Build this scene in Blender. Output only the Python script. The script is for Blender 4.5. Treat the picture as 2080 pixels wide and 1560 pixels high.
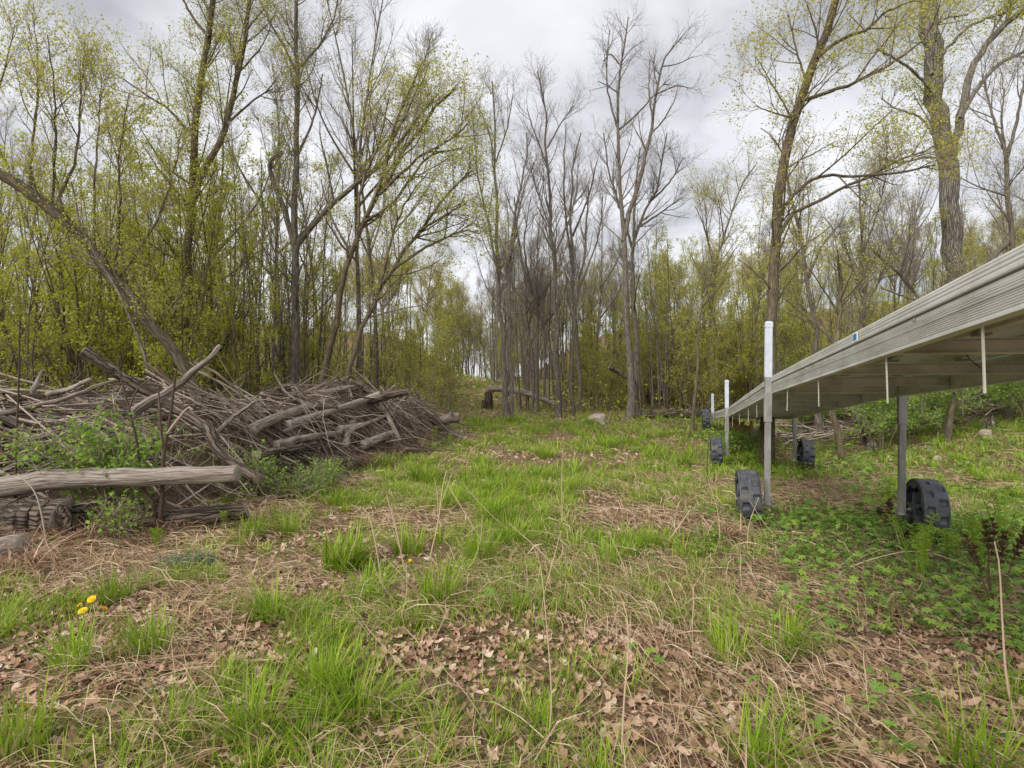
import bpy, math
import numpy as np
from mathutils import Vector, Matrix

# ------------------------------------------------------------------ scene, camera, world, sun, exposure
for o in list(bpy.data.objects):
    bpy.data.objects.remove(o)
SC = bpy.context.scene
COL = SC.collection
F = 1155.0            # focal length in pixels of the 2080-wide photograph
CX, CY, CH = 1040.0, 780.0, 1.62
cam_d = bpy.data.cameras.new('camera')
cam = bpy.data.objects.new('camera', cam_d)
COL.objects.link(cam)
cam.location = (0, 0, CH)
cam.rotation_euler = (math.radians(90), 0, 0)
cam_d.sensor_width = 36.0
cam_d.lens = 36.0 * F / 2080.0
cam_d.clip_start = 0.05
cam_d.clip_end = 2000
SC.camera = cam

SUN_EL, SUN_AZ = math.radians(40), math.radians(222)   # azimuth clockwise from +Y
W = bpy.data.worlds.new('World')
SC.world = W
W.use_nodes = True
nt = W.node_tree
nt.nodes.clear()
def N(tree, typ, **kw):
    n = tree.nodes.new(typ)
    for k, v in kw.items():
        if k == 'inp':
            for a, b in v.items():
                n.inputs[a].default_value = b
        else:
            setattr(n, k, v)
    return n
L = nt.links.new
sky = N(nt, 'ShaderNodeTexSky', sky_type='NISHITA', sun_disc=False, sun_elevation=SUN_EL, sun_rotation=SUN_AZ)
skyb = N(nt, 'ShaderNodeVectorMath', operation='SCALE', inp={'Scale': 0.07})
L(sky.outputs[0], skyb.inputs[0])
tc = N(nt, 'ShaderNodeTexCoord')
sep = N(nt, 'ShaderNodeSeparateXYZ')
L(tc.outputs['Generated'], sep.inputs[0])
zz = N(nt, 'ShaderNodeMath', operation='MAXIMUM', inp={1: 0.0})
L(sep.outputs['Z'], zz.inputs[0])
za = N(nt, 'ShaderNodeMath', operation='ADD', inp={1: 0.22})
L(zz.outputs[0], za.inputs[0])
dx = N(nt, 'ShaderNodeMath', operation='DIVIDE'); L(sep.outputs['X'], dx.inputs[0]); L(za.outputs[0], dx.inputs[1])
dy = N(nt, 'ShaderNodeMath', operation='DIVIDE'); L(sep.outputs['Y'], dy.inputs[0]); L(za.outputs[0], dy.inputs[1])
cb = N(nt, 'ShaderNodeCombineXYZ'); L(dx.outputs[0], cb.inputs[0]); L(dy.outputs[0], cb.inputs[1])
nz = N(nt, 'ShaderNodeTexNoise', inp={'Scale': 1.55, 'Detail': 7.0, 'Roughness': 0.52, 'Distortion': 0.3})
L(cb.outputs[0], nz.inputs['Vector'])
rp = N(nt, 'ShaderNodeValToRGB')
rp.color_ramp.elements[0].position = 0.36; rp.color_ramp.elements[0].color = (0.200, 0.204, 0.216, 1)
rp.color_ramp.elements[1].position = 0.63; rp.color_ramp.elements[1].color = (0.405, 0.408, 0.42, 1)
e = rp.color_ramp.elements.new(0.49); e.color = (0.325, 0.329, 0.343, 1)
L(nz.outputs['Fac'], rp.inputs[0])
mx = N(nt, 'ShaderNodeMix', data_type='RGBA', inp={'Factor': 0.94})
L(skyb.outputs[0], mx.inputs['A']); L(rp.outputs[0], mx.inputs['B'])
bg = N(nt, 'ShaderNodeBackground', inp={'Strength': 1.0})
L(mx.outputs['Result'], bg.inputs[0])
wo = N(nt, 'ShaderNodeOutputWorld')
L(bg.outputs[0], wo.inputs[0])

sd = bpy.data.lights.new('sun', 'SUN')
sd.energy = 1.5
sd.angle = math.radians(45)
sd.color = (1.0, 0.965, 0.91)
sun = bpy.data.objects.new('sun', sd)
COL.objects.link(sun)
sun_dir = Vector((math.sin(SUN_AZ) * math.cos(SUN_EL), math.cos(SUN_AZ) * math.cos(SUN_EL), math.sin(SUN_EL)))
sun.rotation_euler = sun_dir.to_track_quat('Z', 'Y').to_euler()

SC.view_settings.view_transform = 'Standard'
SC.view_settings.look = 'None'
SC.view_settings.exposure = 1.42
SC.view_settings.gamma = 1.0
SC.view_settings.use_curve_mapping = False
SC.render.engine = 'CYCLES'
SC.cycles.max_bounces = 6
SC.cycles.diffuse_bounces = 3
SC.cycles.glossy_bounces = 2
SC.cycles.transmission_bounces = 3
SC.cycles.use_denoising = True
SC.cycles.denoiser = 'OPENIMAGEDENOISE'
SC.cycles.denoising_input_passes = 'RGB_ALBEDO_NORMAL'
SC.cycles.denoising_prefilter = 'ACCURATE'

# ------------------------------------------------------------------ helpers: noise, pixels, terrain
rng = np.random.default_rng(11)

def _hash(ix, iy, seed):
    v = np.sin(ix * 127.1 + iy * 311.7 + seed * 74.7) * 43758.5453
    return v - np.floor(v)

def vnoise(x, y, seed=0):
    x = np.asarray(x, float); y = np.asarray(y, float)
    ix, iy = np.floor(x), np.floor(y)
    fx, fy = x - ix, y - iy
    fx = fx * fx * (3 - 2 * fx); fy = fy * fy * (3 - 2 * fy)
    a, b = _hash(ix, iy, seed), _hash(ix + 1, iy, seed)
    c, d = _hash(ix, iy + 1, seed), _hash(ix + 1, iy + 1, seed)
    return (a + (b - a) * fx) * (1 - fy) + (c + (d - c) * fx) * fy

def fbm(x, y, seed=0, oct=3):
    s, a, t = 0, 1.0, 0
    for k in range(oct):
        s = s + a * vnoise(np.asarray(x) * 2 ** k, np.asarray(y) * 2 ** k, seed + k * 13)
        t += a; a *= 0.5
    return s / t

def sstep(a, b, x):
    t = np.clip((np.asarray(x, float) - a) / (b - a), 0, 1)
    return t * t * (3 - 2 * t)

def hgt(x, y):
    """height of the ground: level round the camera, a dip under the dock, a rise to a crest about 42 m off, a bank on the right"""
    x = np.asarray(x, float); y = np.asarray(y, float)
    z = np.interp(y, [-50, 9, 14, 20, 24, 30, 42, 60, 120, 400], [0, 0, 0.12, 0.42, 0.66, 1.12, 2.0, 0.6, -7, -20])
    z = z - 0.27 * sstep(1.5, 4.2, x) * np.exp(-((y - 14) / 4.5) ** 2) * (1 - sstep(7, 10, x))
    z = z + 1.1 * sstep(8.5, 16, x) * sstep(4, 16, y) * (1 - sstep(30, 60, y))
    z = z + 3.2 * (sstep(14, 45, x) + 0.6 * sstep(14, 45, -x)) * sstep(10, 40, y)
    lane = np.exp(-((x + 0.03 * y) / (0.10 * np.abs(y) + 1)) ** 2)
    z = z + 8.5 * sstep(27, 75, y) * (1 - lane) * (1 - 0.5 * sstep(120, 300, y))
    z = z + 0.05 * (fbm(x * 0.9, y * 0.9, 3) - 0.5) + 0.03 * (vnoise(x * 3.1, y * 3.1, 8) - 0.5)
    return z

def H(x, y):
    return float(hgt(x, y))

def P(px, py, Y):
    return np.array([(px - CX) / F * Y, Y, CH - (py - CY) / F * Y])

def norm(v):
    return v / np.maximum(np.linalg.norm(v, axis=-1, keepdims=True), 1e-9)

# ------------------------------------------------------------------ helpers: materials
MATS = {}
def new_mat(name):
    m = bpy.data.materials.new(name)
    m.use_nodes = True
    m.node_tree.nodes.clear()
    MATS[name] = m
    return m, m.node_tree

def ramp(t, stops):
    r = N(t, 'ShaderNodeValToRGB')
    els = r.color_ramp.elements
    els[0].position, els[0].color = stops[0][0], (*stops[0][1], 1)
    els[1].position, els[1].color = stops[-1][0], (*stops[-1][1], 1)
    for p, c in stops[1:-1]:
        e = els.new(p); e.color = (*c, 1)
    return r

def leaf_mat(name, stops, trans=0.35, rough=0.6, noise=0.0, tint=0.0):
    """thin plant matter: colour from the per-piece 'rnd' attribute, light passing through"""
    m, t = new_mat(name)
    at0 = N(t, 'ShaderNodeAttribute', attribute_name='rnd')
    oi = N(t, 'ShaderNodeObjectInfo')
    at = N(t, 'ShaderNodeMath', operation='MULTIPLY_ADD', inp={1: tint})
    t.links.new(oi.outputs['Random'], at.inputs[0])
    off_ = N(t, 'ShaderNodeMath', operation='SUBTRACT', inp={1: tint * 0.5})
    t.links.new(at0.outputs['Fac'], off_.inputs[0]); t.links.new(off_.outputs[0], at.inputs[2])
    r = ramp(t, stops)
    if noise > 0:
        tcn = N(t, 'ShaderNodeTexCoord')
        n2 = N(t, 'ShaderNodeTexNoise', inp={'Scale': 0.6, 'Detail': 2.0})
        t.links.new(tcn.outputs['Object'], n2.inputs['Vector'])
        ma = N(t, 'ShaderNodeMath', operation='MULTIPLY_ADD', inp={1: noise, 2: -noise * 0.5})
        t.links.new(n2.outputs['Fac'], ma.inputs[0])
        ad = N(t, 'ShaderNodeMath', operation='ADD')
        t.links.new(ma.outputs[0], ad.inputs[0]); t.links.new(at.outputs[0], ad.inputs[1])
        t.links.new(ad.outputs[0], r.inputs[0])
    else:
        t.links.new(at.outputs[0], r.inputs[0])
    b = N(t, 'ShaderNodeBsdfPrincipled', inp={'Roughness': rough, 'Specular IOR Level': 0.25})
    t.links.new(r.outputs[0], b.inputs['Base Color'])
    o = N(t, 'ShaderNodeOutputMaterial')
    if trans > 0:
        tr = N(t, 'ShaderNodeBsdfTranslucent')
        t.links.new(r.outputs[0], tr.inputs['Color'])
        mxs = N(t, 'ShaderNodeMixShader', inp={0: trans})
        t.links.new(b.outputs[0], mxs.inputs[1]); t.links.new(tr.outputs[0], mxs.inputs[2])
        t.links.new(mxs.outputs[0], o.inputs[0])
    else:
        t.links.new(b.outputs[0], o.inputs[0])
    return m

def grain_mat(name, stops, scale=(6, 6, 1.2), nscale=6.0, bump=0.6, rough=0.9, rnd=0.25, dist=0.02, lich=None, spec=0.2, detail=6.0, cracks=0.0):
    """bark or wood: noise stretched along the stem through the 'tc' attribute, a second blotchy layer, bump"""
    m, t = new_mat(name)
    at = N(t, 'ShaderNodeAttribute', attribute_name='tc')
    mp = N(t, 'ShaderNodeMapping'); mp.inputs['Scale'].default_value = scale
    t.links.new(at.outputs['Vector'], mp.inputs['Vector'])
    n1 = N(t, 'ShaderNodeTexNoise', inp={'Scale': nscale, 'Detail': detail, 'Roughness': 0.65, 'Distortion': 0.3})
    t.links.new(mp.outputs[0], n1.inputs['Vector'])
    ar = N(t, 'ShaderNodeAttribute', attribute_name='rnd')
    ma = N(t, 'ShaderNodeMath', operation='MULTIPLY_ADD', inp={1: rnd, 2: -rnd * 0.5})
    t.links.new(ar.outputs['Fac'], ma.inputs[0])
    ad = N(t, 'ShaderNodeMath', operation='ADD')
    t.links.new(n1.outputs['Fac'], ad.inputs[0]); t.links.new(ma.outputs[0], ad.inputs[1])
    r = ramp(t, stops)
    t.links.new(ad.outputs[0], r.inputs[0])
    col = r.outputs[0]
    hgt_sock = n1.outputs['Fac']
    if cracks > 0:
        mp2 = N(t, 'ShaderNodeMapping'); mp2.inputs['Scale'].default_value = (scale[0] * 1.2, scale[1] * 1.2, scale[2] * 0.8)
        t.links.new(at.outputs['Vector'], mp2.inputs['Vector'])
        vo = N(t, 'ShaderNodeTexVoronoi', feature='DISTANCE_TO_EDGE', inp={'Scale': nscale * 0.8})
        t.links.new(mp2.outputs[0], vo.inputs['Vector'])
        cr = ramp(t, [(0.0, (0, 0, 0)), (0.16, (1, 1, 1))])
        t.links.new(vo.outputs['Distance'], cr.inputs[0])
        mc = N(t, 'ShaderNodeMix', data_type='RGBA', blend_type='MULTIPLY', inp={'Factor': cracks})
        t.links.new(col, mc.inputs['A']); t.links.new(cr.outputs[0], mc.inputs['B'])
        col = mc.outputs['Result']
        ml = N(t, 'ShaderNodeMath', operation='MULTIPLY')
        t.links.new(cr.outputs[0], ml.inputs[0]); t.links.new(n1.outputs['Fac'], ml.inputs[1])
        hgt_sock = ml.outputs[0]
    if lich:
        n3 = N(t, 'ShaderNodeTexNoise', inp={'Scale': 3.0, 'Detail': 5.0, 'Roughness': 0.7})
        t.links.new(at.outputs['Vector'], n3.inputs['Vector'])
        r3 = ramp(t, [(0.56, (0, 0, 0)), (0.70, (1, 1, 1))])
        t.links.new(n3.outputs['Fac'], r3.inputs[0])
        mm = N(t, 'ShaderNodeMix', data_type='RGBA'); mm.inputs['B'].default_value = (*lich, 1)
        sc = N(t, 'ShaderNodeMath', operation='MULTIPLY', inp={1: 0.55})
        t.links.new(r3.outputs[0], sc.inputs[0]); t.links.new(sc.outputs[0], mm.inputs['Factor'])
        t.links.new(col, mm.inputs['A'])
        col = mm.outputs['Result']
    b = N(t, 'ShaderNodeBsdfPrincipled', inp={'Roughness': rough, 'Specular IOR Level': spec})
    t.links.new(col, b.inputs['Base Color'])
    if bump > 0:
        bp = N(t, 'ShaderNodeBump', inp={'Strength': bump, 'Distance': dist})
        t.links.new(hgt_sock, bp.inputs['Height']); t.links.new(bp.outputs[0], b.inputs['Normal'])
    o = N(t, 'ShaderNodeOutputMaterial'); t.links.new(b.outputs[0], o.inputs[0])
    return m

def hard_mat(name, stops, scale=4.0, stretch=(1, 1, 1), rough=0.5, metal=0.0, bump=0.0, dist=0.005, detail=5.0, spec=0.5, rvar=0.0, dirt=None, dscale=3.0, dstretch=(1, 1, 0.35), damt=0.6):
    """hard surface with blotchy wear in object space"""
    m, t = new_mat(name)
    tcn = N(t, 'ShaderNodeTexCoord')
    mp = N(t, 'ShaderNodeMapping'); mp.inputs['Scale'].default_value = stretch
    t.links.new(tcn.outputs['Object'], mp.inputs['Vector'])
    n1 = N(t, 'ShaderNodeTexNoise', inp={'Scale': scale, 'Detail': detail, 'Roughness': 0.62})
    t.links.new(mp.outputs[0], n1.inputs['Vector'])
    r = ramp(t, stops)
    t.links.new(n1.outputs['Fac'], r.inputs[0])
    col = r.outputs[0]
    if dirt:
        mp2 = N(t, 'ShaderNodeMapping'); mp2.inputs['Scale'].default_value = dstretch
        t.links.new(tcn.outputs['Object'], mp2.inputs['Vector'])
        n2 = N(t, 'ShaderNodeTexNoise', inp={'Scale': dscale, 'Detail': 8.0, 'Roughness': 0.7, 'Distortion': 0.4})
        t.links.new(mp2.outputs[0], n2.inputs['Vector'])
        r2 = ramp(t, [(0.50, (0, 0, 0)), (0.68, (damt, damt, damt))])
        t.links.new(n2.outputs['Fac'], r2.inputs[0])
        md = N(t, 'ShaderNodeMix', data_type='RGBA'); md.inputs['B'].default_value = (*dirt, 1)
        t.links.new(r2.outputs[0], md.inputs['Factor']); t.links.new(col, md.inputs['A'])
        col = md.outputs['Result']
    b = N(t, 'ShaderNodeBsdfPrincipled', inp={'Roughness': rough, 'Metallic': metal, 'Specular IOR Level': spec})
    t.links.new(col, b.inputs['Base Color'])
    if rvar > 0:
        mr = N(t, 'ShaderNodeMath', operation='MULTIPLY_ADD', inp={1: rvar, 2: rough - rvar * 0.5})
        t.links.new(n1.outputs['Fac'], mr.inputs[0]); t.links.new(mr.outputs[0], b.inputs['Roughness'])
    if bump > 0:
        bp = N(t, 'ShaderNodeBump', inp={'Strength': bump, 'Distance': dist})
        t.links.new(n1.outputs['Fac'], bp.inputs['Height']); t.links.new(bp.outputs[0], b.inputs['Normal'])
    o = N(t, 'ShaderNodeOutputMaterial'); t.links.new(b.outputs[0], o.inputs[0])
    return m

grain_mat('bark_grey', [(0.28, (0.10, 0.08, 0.063)), (0.5, (0.20, 0.167, 0.136)), (0.72, (0.31, 0.265, 0.22))], scale=(5, 5, 1.0), nscale=5, bump=0.7, rnd=0.3, cracks=0.45, lich=(0.20, 0.21, 0.12))
grain_mat('bark_brown', [(0.28, (0.075, 0.058, 0.038)), (0.5, (0.165, 0.13, 0.085)), (0.72, (0.26, 0.215, 0.14))], scale=(5, 5, 1.0), nscale=5, bump=0.7, rnd=0.3, cracks=0.45, lich=(0.17, 0.18, 0.05))
grain_mat('bark_deep', [(0.28, (0.15, 0.13, 0.11)), (0.5, (0.31, 0.275, 0.235)), (0.72, (0.45, 0.41, 0.36))], scale=(4, 4, 0.7), nscale=6, bump=1.0, rnd=0.2, dist=0.05, cracks=0.55)
grain_mat('twig_grey', [(0.3, (0.18, 0.155, 0.135)), (0.7, (0.34, 0.305, 0.275))], bump=0, rnd=0.6)
grain_mat('twig_brown', [(0.3, (0.18, 0.145, 0.10)), (0.7, (0.34, 0.285, 0.20))], bump=0, rnd=0.6)
grain_mat('wood_weathered', [(0.33, (0.09, 0.068, 0.053)), (0.46, (0.25, 0.205, 0.17)), (0.66, (0.46, 0.41, 0.365))], scale=(10, 10, 0.5), nscale=6, bump=1.0, rnd=0.35, dist=0.02)
grain_mat('wood_brush', [(0.3, (0.085, 0.058, 0.042)), (0.5, (0.21, 0.158, 0.118)), (0.75, (0.42, 0.345, 0.28))], scale=(9, 9, 0.9), nscale=6, bump=0.5, rnd=0.75, dist=0.01)
grain_mat('wood_bark_log', [(0.28, (0.075, 0.055, 0.042)), (0.5, (0.19, 0.145, 0.11)), (0.74, (0.34, 0.28, 0.225))], scale=(4, 4, 0.55), nscale=5, bump=1.0, rnd=0.3, dist=0.05, cracks=0.75)
grain_mat('wood_fresh', [(0.28, (0.28, 0.17, 0.08)), (0.5, (0.45, 0.29, 0.14)), (0.74, (0.60, 0.44, 0.25))], scale=(9, 9, 0.6), nscale=6, bump=0.8, rnd=0.3)
grain_mat('wood_pale', [(0.30, (0.15, 0.12, 0.095)), (0.47, (0.30, 0.255, 0.215)), (0.70, (0.48, 0.43, 0.38))], scale=(9, 9, 0.6), nscale=6, bump=0.6, rnd=0.3)
hard_mat('cut_end', [(0.3, (0.16, 0.13, 0.105)), (0.7, (0.36, 0.31, 0.26))], scale=14, rough=0.9, bump=0.5)
leaf_mat('leaf_yellow', [(0.0, (0.33, 0.36, 0.022)), (0.4, (0.46, 0.50, 0.035)), (0.75, (0.55, 0.55, 0.06)), (1.0, (0.53, 0.43, 0.12))], trans=0.5, noise=0.3, tint=0.5)
leaf_mat('leaf_olive', [(0.0, (0.30, 0.28, 0.035)), (0.5, (0.44, 0.40, 0.065)), (1.0, (0.52, 0.40, 0.12))], trans=0.5, noise=0.4, tint=0.6)
leaf_mat('leaf_green', [(0.0, (0.15, 0.27, 0.04)), (0.5, (0.24, 0.40, 0.055)), (1.0, (0.38, 0.50, 0.07))], trans=0.45, noise=0.2)
leaf_mat('grass', [(0.0, (0.13, 0.235, 0.012)), (0.45, (0.24, 0.39, 0.02)), (0.8, (0.37, 0.49, 0.035)), (0.93, (0.36, 0.37, 0.10)), (1.0, (0.50, 0.42, 0.24))], trans=0.35, noise=0.25)
leaf_mat('herb', [(0.0, (0.10, 0.20, 0.035)), (0.5, (0.18, 0.315, 0.05)), (1.0, (0.31, 0.43, 0.07))], trans=0.3, noise=0.2)
leaf_mat('blue_herb', [(0.0, (0.06, 0.11, 0.075)), (1.0, (0.15, 0.23, 0.17))], trans=0.2)
leaf_mat('straw', [(0.0, (0.24, 0.14, 0.075)), (0.5, (0.46, 0.32, 0.19)), (1.0, (0.66, 0.53, 0.36))], trans=0.15, rough=0.7)
leaf_mat('litter', [(0.0, (0.15, 0.075, 0.045)), (0.3, (0.32, 0.18, 0.11)), (0.55, (0.46, 0.30, 0.195)), (0.8, (0.58, 0.42, 0.30)), (1.0, (0.66, 0.55, 0.46))], trans=0.12, rough=0.75)
leaf_mat('fern', [(0.0, (0.14, 0.24, 0.02)), (1.0, (0.28, 0.38, 0.04))], trans=0.35)
leaf_mat('brown_frond', [(0.0, (0.045, 0.025, 0.015)), (1.0, (0.13, 0.075, 0.045))], trans=0.0)
leaf_mat('dandelion', [(0.0, (0.75, 0.42, 0.005)), (1.0, (0.88, 0.60, 0.01))], trans=0.1)
hard_mat('aluminium', [(0.25, (0.44, 0.43, 0.385)), (0.5, (0.58, 0.58, 0.545)), (0.75, (0.67, 0.675, 0.66))], scale=2.2, stretch=(1, 1, 5), rough=0.48, metal=0.15, bump=0.05, spec=0.4, rvar=0.2, dirt=(0.30, 0.285, 0.22), dscale=4.0, dstretch=(1, 1, 1), damt=0.32)
hard_mat('aluminium_under', [(0.25, (0.44, 0.425, 0.34)), (0.5, (0.62, 0.62, 0.56)), (0.75, (0.72, 0.73, 0.71))], scale=3.0, rough=0.6, metal=0.1, bump=0.05, spec=0.35, dirt=(0.26, 0.23, 0.15), dscale=6.0, damt=0.4)
hard_mat('deck_grey', [(0.3, (0.62, 0.67, 0.74)), (0.7, (0.74, 0.78, 0.84))], scale=4, rough=0.6)
hard_mat('galvanised', [(0.25, (0.17, 0.165, 0.15)), (0.5, (0.30, 0.295, 0.28)), (0.75, (0.42, 0.42, 0.41))], scale=8, stretch=(1, 1, 0.3), rough=0.5, metal=0.35, bump=0.06, rvar=0.25, dirt=(0.12, 0.10, 0.07), dscale=8.0)
hard_mat('white_sleeve', [(0.3, (0.40, 0.42, 0.46)), (0.7, (0.52, 0.54, 0.58))], scale=6, rough=0.4, dirt=(0.25, 0.26, 0.25), dscale=9.0, damt=0.5)
hard_mat('pale_strip', [(0.3, (0.46, 0.44, 0.36)), (0.7, (0.60, 0.59, 0.52))], scale=9, rough=0.6)
hard_mat('wheel_plastic', [(0.3, (0.030, 0.035, 0.043)), (0.55, (0.052, 0.058, 0.070)), (0.8, (0.10, 0.105, 0.115))], scale=7, rough=0.58, bump=0.12, rvar=0.2, spec=0.4, dirt=(0.16, 0.13, 0.095), dscale=6.0, dstretch=(1, 1, 1), damt=0.65)
hard_mat('rust', [(0.3, (0.22, 0.06, 0.015)), (0.7, (0.35, 0.12, 0.03))], scale=20, rough=0.9)
hard_mat('dark_cord', [(0.3, (0.02, 0.02, 0.02)), (0.7, (0.04, 0.04, 0.04))], scale=9)
hard_mat('sticker_white', [(0.3, (0.72, 0.80, 0.84)), (0.7, (0.80, 0.86, 0.90))], scale=9)
hard_mat('sticker_blue', [(0.3, (0.015, 0.14, 0.42)), (0.7, (0.03, 0.25, 0.52))], scale=30)
hard_mat('rock_tan', [(0.3, (0.22, 0.17, 0.14)), (0.5, (0.36, 0.29, 0.24)), (0.72, (0.50, 0.44, 0.38))], scale=3.5, rough=0.9, bump=0.6, dist=0.05)
hard_mat('rock_grey', [(0.3, (0.20, 0.19, 0.18)), (0.5, (0.33, 0.32, 0.30)), (0.72, (0.48, 0.47, 0.45))], scale=4.5, rough=0.9, bump=0.6, dist=0.05)

# soil: brown crumbs, paler duff, mossy green film where it is open
m, t = new_mat('soil')
tcn = N(t, 'ShaderNodeTexCoord')
n1 = N(t, 'ShaderNodeTexNoise', inp={'Scale': 38.0, 'Detail': 7.0, 'Roughness': 0.75})
n2 = N(t, 'ShaderNodeTexNoise', inp={'Scale': 1.1, 'Detail': 5.0, 'Roughness': 0.6})
t.links.new(tcn.outputs['Object'], n1.inputs['Vector']); t.links.new(tcn.outputs['Object'], n2.inputs['Vector'])
r1 = ramp(t, [(0.3, (0.07, 0.043, 0.028)), (0.5, (0.20, 0.13, 0.085)), (0.7, (0.40, 0.28, 0.19))])
r2 = ramp(t, [(0.3, (0.06, 0.075, 0.015)), (0.7, (0.17, 0.19, 0.035))])
t.links.new(n1.outputs['Fac'], r1.inputs[0]); t.links.new(n1.outputs['Fac'], r2.inputs[0])
r3 = ramp(t, [(0.45, (0, 0, 0)), (0.62, (0.7, 0.7, 0.7))])
t.links.new(n2.outputs['Fac'], r3.inputs[0])
mm = N(t, 'ShaderNodeMix', data_type='RGBA')
t.links.new(r3.outputs[0], mm.inputs['Factor']); t.links.new(r1.outputs[0], mm.inputs['A']); t.links.new(r2.outputs[0], mm.inputs['B'])
b = N(t, 'ShaderNodeBsdfPrincipled', inp={'Roughness': 0.95, 'Specular IOR Level': 0.1})
t.links.new(mm.outputs['Result'], b.inputs['Base Color'])
bp = N(t, 'ShaderNodeBump', inp={'Strength': 0.8, 'Distance': 0.03})
t.links.new(n1.outputs['Fac'], bp.inputs['Height']); t.links.new(bp.outputs[0], b.inputs['Normal'])
o = N(t, 'ShaderNodeOutputMaterial'); t.links.new(b.outputs[0], o.inputs[0])

# ------------------------------------------------------------------ helpers: meshes
class MB:
    """collects vertices and faces (triangles and quads) in arrays and links them as one mesh"""
    def __init__(s):
        s.v, s.q, s.t, s.qm, s.tm, s.tc, s.rnd, s.n = [], [], [], [], [], [], [], 0
    def add(s, v, quads=None, tris=None, tc=None, rnd=None, mat=0):
        v = np.asarray(v, float).reshape(-1, 3)
        if quads is not None and len(quads):
            q = np.asarray(quads, int).reshape(-1, 4) + s.n
            s.q.append(q); s.qm.append(np.full(len(q), mat))
        if tris is not None and len(tris):
            q = np.asarray(tris, int).reshape(-1, 3) + s.n
            s.t.append(q); s.tm.append(np.full(len(q), mat))
        s.v.append(v)
        s.tc.append(v if tc is None else np.asarray(tc, float).reshape(-1, 3))
        s.rnd.append(np.full(len(v), 0.5) if rnd is None else (np.full(len(v), rnd) if np.isscalar(rnd) else np.asarray(rnd, float).reshape(-1)))
        s.n += len(v)
    def mesh(s, name, mats, smooth=True, origin=None):
        v = np.concatenate(s.v)
        if origin is not None:
            v = v - np.asarray(origin)
        q = np.concatenate(s.q) if s.q else np.zeros((0, 4), int)
        t = np.concatenate(s.t) if s.t else np.zeros((0, 3), int)
        me = bpy.data.meshes.new(name)
        me.vertices.add(len(v)); me.vertices.foreach_set('co', v.astype(np.float32).ravel())
        loops = np.concatenate([q.ravel(), t.ravel()])
        me.loops.add(len(loops)); me.loops.foreach_set('vertex_index', loops.astype(np.int32))
        starts = np.concatenate([np.arange(len(q)) * 4, len(q) * 4 + np.arange(len(t)) * 3])
        me.polygons.add(len(starts)); me.polygons.foreach_set('loop_start', starts.astype(np.int32))
        mi = np.concatenate((s.qm + s.tm)) if (s.qm or s.tm) else np.zeros(0)
        me.polygons.foreach_set('material_index', mi.astype(np.int32))
        me.polygons.foreach_set('use_smooth', np.full(len(starts), bool(smooth)))
        a = me.attributes.new('tc', 'FLOAT_VECTOR', 'POINT'); a.data.foreach_set('vector', np.concatenate(s.tc).astype(np.float32).ravel())
        a = me.attributes.new('rnd', 'FLOAT', 'POINT'); a.data.foreach_set('value', np.concatenate(s.rnd).astype(np.float32))
        for mm in (mats if isinstance(mats, (list, tuple)) else [mats]):
            me.materials.append(MATS[mm])
        me.update(calc_edges=True)
        return me
    # ---- shapes
    def tubes(s, pts, rad, sides, rnd=None, mat=0, cap=False, rough=0.0, ridge=0.0):
        """pts (N,n,3), rad (N,n)"""
        pts = np.asarray(pts, float); rad = np.asarray(rad, float)
        if pts.ndim == 2:
            pts, rad = pts[None], rad[None]
        n_, k = pts.shape[:2]
        if n_ == 0:
            return
        tan = norm(np.gradient(pts, axis=1))
        avg = norm(pts[:, -1] - pts[:, 0])
        ref = np.where(np.abs(avg[:, 2:3]) > 0.8, np.array([[1.0, 0.13, 0]]), np.array([[0.07, 0.11, 1.0]]))
        a = norm(np.cross(tan, np.repeat(ref[:, None], k, 1)))
        b = np.cross(tan, a)
        th = np.arange(sides) / sides * 2 * np.pi
        ca, sa = np.cos(th), np.sin(th)
        R = rad[:, :, None] * np.ones(sides)
        ln = np.concatenate([np.zeros((n_, 1)), np.cumsum(np.linalg.norm(np.diff(pts, axis=1), axis=2), 1)], 1)
        if rough > 0:
            off = rng.uniform(0, 50, (n_, 1, 1))
            A = th[None, None, :]
            u = (np.cos(A) * 1.6 + off); w = (np.sin(A) * 1.6 + ln[:, :, None] * 1.3 + off)
            R = R * (1 + rough * (2 * fbm(u, w, 5, 3) - 1) * 1.6)
        if ridge > 0:
            A = th[None, None, :]
            off = rng.uniform(0, 50, (n_, 1, 1))
            R = R * (1 + ridge * (2 * np.abs(2 * vnoise(np.cos(A) * 2.6 + off, np.sin(A) * 2.6 + ln[:, :, None] * 0.9 + off, 9) - 1) - 1 + 0.8 * (vnoise(np.cos(A) * 5 + off, np.sin(A) * 5 + ln[:, :, None] * 5 + off, 4) - .5)))
        v = pts[:, :, None] + R[..., None] * (a[:, :, None] * ca[None, None, :, None] + b[:, :, None] * sa[None, None, :, None])
        i = np.arange(k - 1)[:, None] * sides; j = np.arange(sides)[None]; j2 = (j + 1) % sides
        q = np.stack([i + j, i + j2, i + sides + j2, i + sides + j], -1).reshape(-1, 4)
        q = (q[None] + (np.arange(n_) * k * sides)[:, None, None]).reshape(-1, 4)
        o = rng.uniform(0, 30, (n_, 1, 1))
        rr = np.maximum(rad, 0.02)[:, :, None]
        tcv = np.stack([rr * ca + o, rr * sa + o * 0.7, np.broadcast_to(ln[:, :, None], (n_, k, sides)) + o], -1)
        if rnd is None:
            rnd = rng.random(n_)
        rv = np.repeat(np.broadcast_to(np.asarray(rnd, float), (n_,)), k * sides)
        s.add(v, quads=q, tc=tcv, rnd=rv, mat=mat)
        return v
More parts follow.
